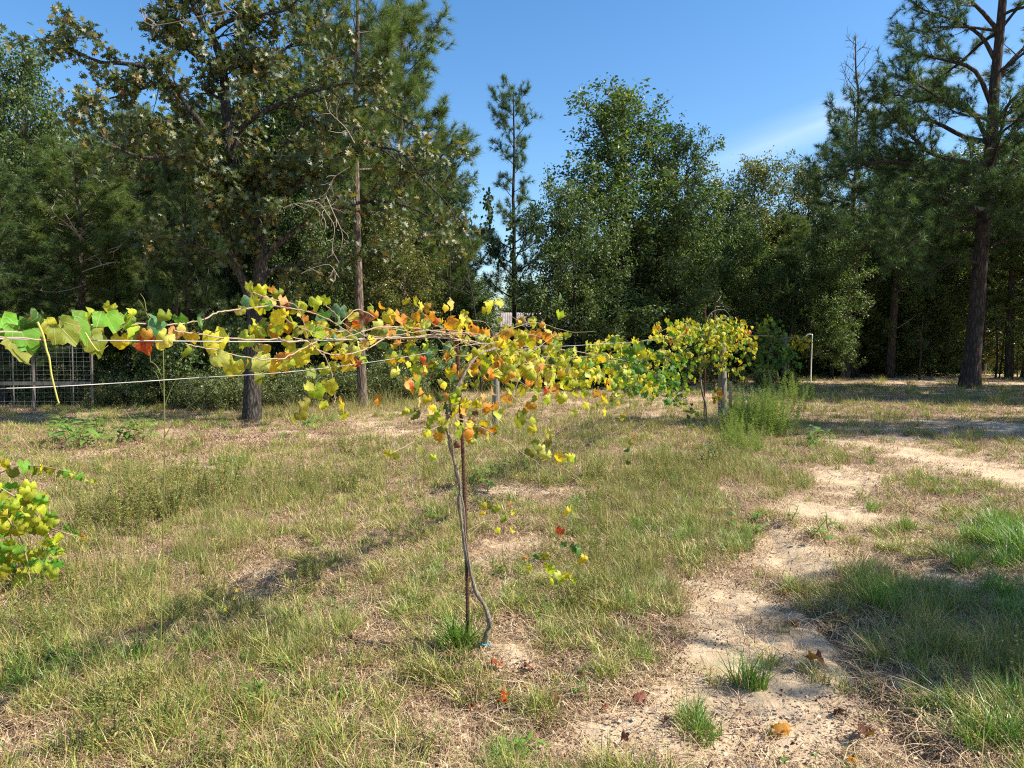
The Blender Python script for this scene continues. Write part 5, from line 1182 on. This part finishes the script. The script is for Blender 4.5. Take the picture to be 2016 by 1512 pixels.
# ---------------------------------------------------------------- single plants
def long_leaf():
    s = np.linspace(0, 1, 5); wv = np.array([.02, .14, .18, .12, 0]); V = []; 
    for i in range(5): V += [(-wv[i], s[i], abs(wv[i]) * .4 - .35 * s[i] ** 2), (wv[i], s[i], abs(wv[i]) * .4 - .35 * s[i] ** 2)]
    return np.array(V), np.array([(2 * i, 2 * i + 1, 2 * i + 3, 2 * i + 2) for i in range(4)])
LLV, LLF = long_leaf()
lmesh = {}
def leafy_plant(name, label, px, py, h, nst, nlf, size, m, width=1.0, cat='plant', spread=.2, lean=.35, whorl=False):
    b = gnd(px, py); b[2] = gz(b[0], b[1]); o = thing(name, label, cat, tuple(b)); key = (m.name, width)
    if key not in lmesh:
        q = MB(); q.add(LLV * [width, 1, 1], LLF); lmesh[key] = q.mesh('leaf', [m], smooth=True)
    for i in range(nst):
        a = rv.uniform(0, 6.28); p0 = (rv.normal(0, spread * .3), rv.normal(0, spread * .3), 0)
        q = wander(p0, (math.cos(a) * lean, math.sin(a) * lean, 1), h * rv.uniform(.6, 1.1), 6, .06, .01, rv); mb = MB(); tube(mb, q, np.linspace(.006, .002, 7), 5); link('stem', mb.mesh('stem', [OLIVE]), o)
        for j in range(nlf):
            s = (j + .6) / nlf * .8 + .2; p, d = interp(q, min(s, .999)); aa = j * 2.4 + rv.uniform(-.5, .5)
            tip = norm(np.array([math.cos(aa), math.sin(aa), rv.uniform(-.1, .6)])); Rm = frames(tip[None], norm(np.array([[rv.normal(0, .2), rv.normal(0, .2), 1.]])))[0]
            z = size * rv.uniform(.7, 1.2) * (1.2 - .5 * s); l = bpy.data.objects.new('leaf', lmesh[key]); C.objects.link(l); l.parent = o
            l.matrix_local = Matrix.Translation(Vector(p)) @ Matrix(Rm.tolist()).to_4x4() @ Matrix.Diagonal((z, z, z, 1))
    return o
leafy_plant('leafy_plant', 'leafy green plant with long drooping leaves, left one of two in the left shade', 146, 878, .66, 9, 10, .26, BRIGHTW, .8, spread=.8, lean=.45)
leafy_plant('leafy_plant', 'leafy green plant with long leaves just right of its twin in the left shade', 232, 872, .58, 9, 10, .24, BRIGHTW, .8, spread=.8, lean=.45)
leafy_plant('sapling', 'knee-high sapling with dark bronze leaves before the second vine', 1394, 925, .42, 3, 8, .11, OAKLEAF, 1.6, 'sapling', .1, .3)
leafy_plant('leafy_plant', 'bright low plant with pointed leaves beside the sandy track', 1505, 1045, .20, 4, 6, .085, BRIGHTW, 1.7, spread=.5, lean=.8)
leafy_plant('leafy_plant', 'small bright plant with a few pointed leaves right of the other trackside one', 1605, 1060, .26, 4, 5, .085, BRIGHTW, 1.5, spread=.5, lean=.6)
leafy_plant('leafy_plant', 'light green leafy weed at the shadow edge on the right', 1615, 880, .42, 4, 8, .17, BRIGHTW, 1.2, spread=.4, lean=.4)
leafy_plant('leafy_plant', 'bushy green weed with yellow flecks right of the nearest vine trunk', 965, 950, .34, 7, 8, .09, BRIGHTW, 1.4, spread=.8, lean=.6)
leafy_plant('leafy_plant', 'low broad-bladed weed at the bottom edge of the picture', 985, 1500, .08, 6, 6, .13, GRASSD, .5, spread=.2, lean=1.2)
leafy_plant('leafy_plant', 'small rosette weed left of the vine trunk', 862, 1022, .07, 5, 6, .12, GRASSD, .5, spread=.2, lean=1.2)
leafy_plant('leafy_plant', 'small rosette weed far left of the slim trunk at the wood edge', 610, 838, .22, 6, 7, .22, BRIGHTW, .8, spread=.9, lean=.8)

# tall thin grass-like weed standing close to the camera
b = gnd(312, 1480); b[2] = gz(b[0], b[1]); Yt = b[1]
tw = thing('tall_weed', 'very tall thin green weed stem in the left foreground reaching the wire', 'weed', tuple(b))
cane(tw, b, [b, at(313, 1400, Yt), at(318, 1200, Yt + .02), at(322, 1000, Yt + .03), at(324, 850, Yt), at(322, 720, Yt), at(321, 680, Yt)], .003, .0016, 'stem', OLIVE)
for pts in ([(324, 800), (335, 770), (348, 745)], [(322, 750), (308, 720), (297, 712), (296, 700)], [(324, 860), (350, 820), (385, 790), (404, 775)], [(321, 690), (340, 670), (360, 655)], [(321, 690), (300, 640), (290, 620), (280, 600), (272, 590)], [(288, 612), (284, 590), (276, 578)], [(323, 780), (310, 740), (302, 730)], [(322, 900), (290, 860), (262, 830), (245, 806)]):
    cane(tw, b, [at(a, c_, Yt) for a, c_ in pts], .0016, .0008, 'side_stem', OLIVE, k=4)
# thin bare stems in the grass
for i, (px, py, top, lb) in enumerate([(795, 960, 810, 'dry brown weed stalk, left of the three behind the vine trunk'), (810, 985, 830, 'dry reddish weed stalk, middle of the three behind the vine trunk'), (778, 900, 800, 'dry weed stalk farthest back behind the vine trunk')]):
    b = gnd(px, py); b[2] = gz(b[0], b[1]); mb = MB(); H = at(px, top, b[1])[2]; q = wander((0, 0, 0), (rv.normal(0, .1), 0, 1), H, 8, .04, .02, rv); tube(mb, q, np.linspace(.003, .0012, 9), 4)
    for j in range(7):
        p, d = interp(q, rv.uniform(.3, .9)); tube(mb, wander(p, perp(d, rv, R(40)), .15, 3, .1, .05, rv), [.0012, .001, .0009, .0006], 3)
    tagged('weed_stalk', mb.mesh('weed_stalk', [TWIG]), lb, 'weed', tuple(b), 'dry stalks')
# broken dry stems lying on the ground
for i, (pts, lb) in enumerate([([(355, 1512), (430, 1460), (500, 1420), (560, 1430), (620, 1450)], 'long pale bent straw lying at the lower left'), ([(700, 1170), (745, 1200), (800, 1232)], 'straight dry stem lying left of the vine foot'), ([(560, 1300), (620, 1290), (700, 1310), (720, 1325)], 'curved dry stem on the grass below the vine shadow'),
        ([(1010, 1278), (1060, 1282), (1115, 1282)], 'thin dark runner on the sand right of the vine foot'), ([(1130, 1196), (1180, 1175), (1220, 1150)], 'pale dry stem in the grass right of the hanging shoot'), ([(1180, 1218), (1240, 1222), (1300, 1230)], 'pale dry runner beside the brown grass'), ([(45, 1330), (90, 1338), (140, 1332)], 'short pale stick at the left')]):
    P = np.array([gnd(a, c_) for a, c_ in pts]); P[:, 2] = height(P[:, 0], P[:, 1]) + .02 + .025 * np.sin(np.linspace(0, math.pi, len(P))); P = smooth_path(P, 5); mb = MB(); tube(mb, P - P[0], np.linspace(.0028, .0018, len(P)), 5)
    tagged('dry_stem', mb.mesh('dry_stem', [TWIG if i != 3 else VBARK]), lb, 'dry stem', tuple(P[0]), 'dry stems on the ground')
# fallen grape leaves
FALL = [(1003, 1388, 22, 'r', 'orange-brown fallen leaf, the largest near the bottom centre'), (1530, 1433, 26, 'o', 'bright orange fallen leaf on the sand at lower right'), (1585, 1310, 28, 'n', 'curled dark red leaf at the edge of the rut'), (1560, 1232, 22, 'n', 'dark red leaf on the sand ridge above the rut'), (1545, 1172, 12, 'o', 'small orange leaf on the upper sand'),
        (1657, 1405, 20, 'k', 'dark shrivelled leaf beside the rut'), (1690, 1440, 18, 'k', 'shrivelled purple-brown leaf low beside the rut'), (1708, 1455, 20, 'k', 'lowest dark shrivelled leaf beside the rut'), (1252, 1380, 20, 'n', 'dark red leaf at the border of grass and sand'), (1092, 1262, 16, 'n', 'red-brown leaf right of the vine foot'),
        (865, 1285, 16, 'n', 'red-brown leaf left of the vine foot'), (825, 1268, 12, 'r', 'small orange-red leaf in the straw left of the vine foot'), (782, 1246, 14, 'n', 'dark red leaf under the lying stem'), (695, 1275, 12, 'n', 'small dark red leaf in the grass'), (80, 1284, 20, 'r', 'red-orange leaf in the left grass'), (160, 1196, 16, 'k', 'black-brown leaf in the left grass'),
        (1150, 1340, 12, 'n', 'small reddish leaf on the sand patch'), (1260, 1160, 12, 'q', 'pale orange leaf in the middle grass'), (10, 1170, 24, 'n', 'dark leaf under the left vine'), (553, 1415, 12, 'r', 'small orange leaf at lower left'), (900, 1350, 16, 'n', 'dark red leaf in front of the vine foot'), (940, 1365, 14, 'n', 'second dark red leaf in front of the vine foot'), (870, 1340, 14, 'k', 'dark leaf in the straw before the vine foot'), (1240, 1470, 16, 'k', 'dark leaf on sand at the bottom'), (1195, 1410, 12, 'n', 'small red-brown leaf in the sand middle'), (855, 1480, 18, 'n', 'reddish leaf at the bottom edge'), (1680, 1500, 14, 'o', 'orange leaf at the bottom right'), (1310, 1440, 10, 'k', 'tiny dark leaf beside the grass tuft')]
for (px, py, c, d) in [(800, 1318, 'n', 'far left of the vine foot, beyond the curved dry stem'), (890, 1312, 'n', 'close left of the grass tuft at the vine foot'), (965, 1330, 'r', 'just below the blue tie'), (1030, 1330, 'n', 'on the right half of the sand below the vine foot'), (1080, 1345, 'k', 'at the right rim of the sand below the vine foot'), (1065, 1235, 'n', 'in the brown litter up right of the vine foot'),
        (1150, 1262, 'r', 'in the litter beyond the thin dark runner'), (930, 1400, 'n', 'straight below the vine foot, midway to the bottom edge'), (760, 1380, 'k', 'in the grass lower left of the vine foot'), (1100, 1390, 'n', 'between the two dark red leaves on the lower sand')]:
    FALL.append((px, py, 14, c, 'small dark red dead leaf ' + d))
for (px, py, s, c, lb) in FALL:
    g = gnd(px, py); g[2] = gz(g[0], g[1]) + .035; o = bpy.data.objects.new('fallen_leaf', GLM[[3, 5, 2][rv.randint(0, 3)]]); C.objects.link(o)
    z = s / F * g[1] * 1.5; a = rv.uniform(0, 6.28); o.matrix_world = Matrix.Translation(Vector(g)) @ Matrix.Rotation(a, 4, 'Z') @ Matrix.Rotation(rv.normal(0, .35), 4, 'X') @ Matrix.Diagonal((z, z * .9, z * 1.6, 1)); o.color = jitter_col(COL[c])
    o['label'] = lb; o['category'] = 'leaf'; o['group'] = 'fallen grape leaves'
# yellow flowers
fm = []
q = MB(); th = np.arange(6) * 2 * math.pi / 6
for a in th: q.add([(0, 0, 0), (math.cos(a - .35) * .7, math.sin(a - .35) * .7, .25), (math.cos(a), math.sin(a), .15), (math.cos(a + .35) * .7, math.sin(a + .35) * .7, .25)], [(0, 1, 2, 3)])
FLM = q.mesh('bloom', [PETAL], smooth=False)
for (px, py, h, lb) in [(495, 1320, .10, 'yellow flower lowest in the left grass'), (467, 1162, .16, 'yellow flower, upper one of the pair by the dark stalk'), (463, 1178, .14, 'yellow flower just under the upper one of the pair'), (444, 1200, .12, 'yellow flower left below the pair'), (420, 1062, .12, 'pale yellow flower in the far left grass'), (440, 1065, .12, 'yellow flower right beside the pale one'), (932, 922, .2, 'yellow flower left of the bushy weed'), (1165, 985, .14, 'small yellow flower in the middle grass'), (1018, 936, .16, 'orange-yellow flower on the bushy weed')]:
    Yg = gnd(px, py)[1] ; top_ = at(px, py, Yg); b = gnd(px, py + h * F / Yg); b = np.array([b[0], b[1], gz(b[0], b[1])]); o = thing('yellow_flower', lb, 'flower', tuple(b), 'yellow flowers'); T = at(px, py, b[1]) - b
    mb = MB(); tube(mb, smooth_path(np.array([(0, 0, 0), T * .5 + [.005, 0, 0], T]), 3), .0012, 4); link('stem', mb.mesh('stem', [OLIVE]), o)
    l = link('bloom', FLM, o, tuple(T)); l.scale = (.013,) * 3; l.rotation_euler = (rv.uniform(.2, .9), rv.uniform(-.3, .3), 0)
# pebbles
for (px, py, s, m, lb) in [(926, 1056, .03, PEBBLE, 'white quartz pebble right of the vine trunk'), (1770, 1360, .05, STONE, 'grey stone in the right shade'), (1480, 1512, .03, STONE, 'dark stone at the bottom edge on the sand')]:
    g = gnd(px, py); V = icov / .045 * s * [1.3, 1, .6]; mb = MB(); mb.add(V, icof); me = mb.mesh('pebble', [m])
    tagged('pebble', me, lb, 'stone', (g[0], g[1], gz(g[0], g[1]) + s * .2))
print('tris', sum(sum(len(p.vertices) - 2 for p in m.polygons) if len(m.polygons) < 20000 else len(m.polygons) for m in bpy.data.meshes), 'objects', len(bpy.data.objects))
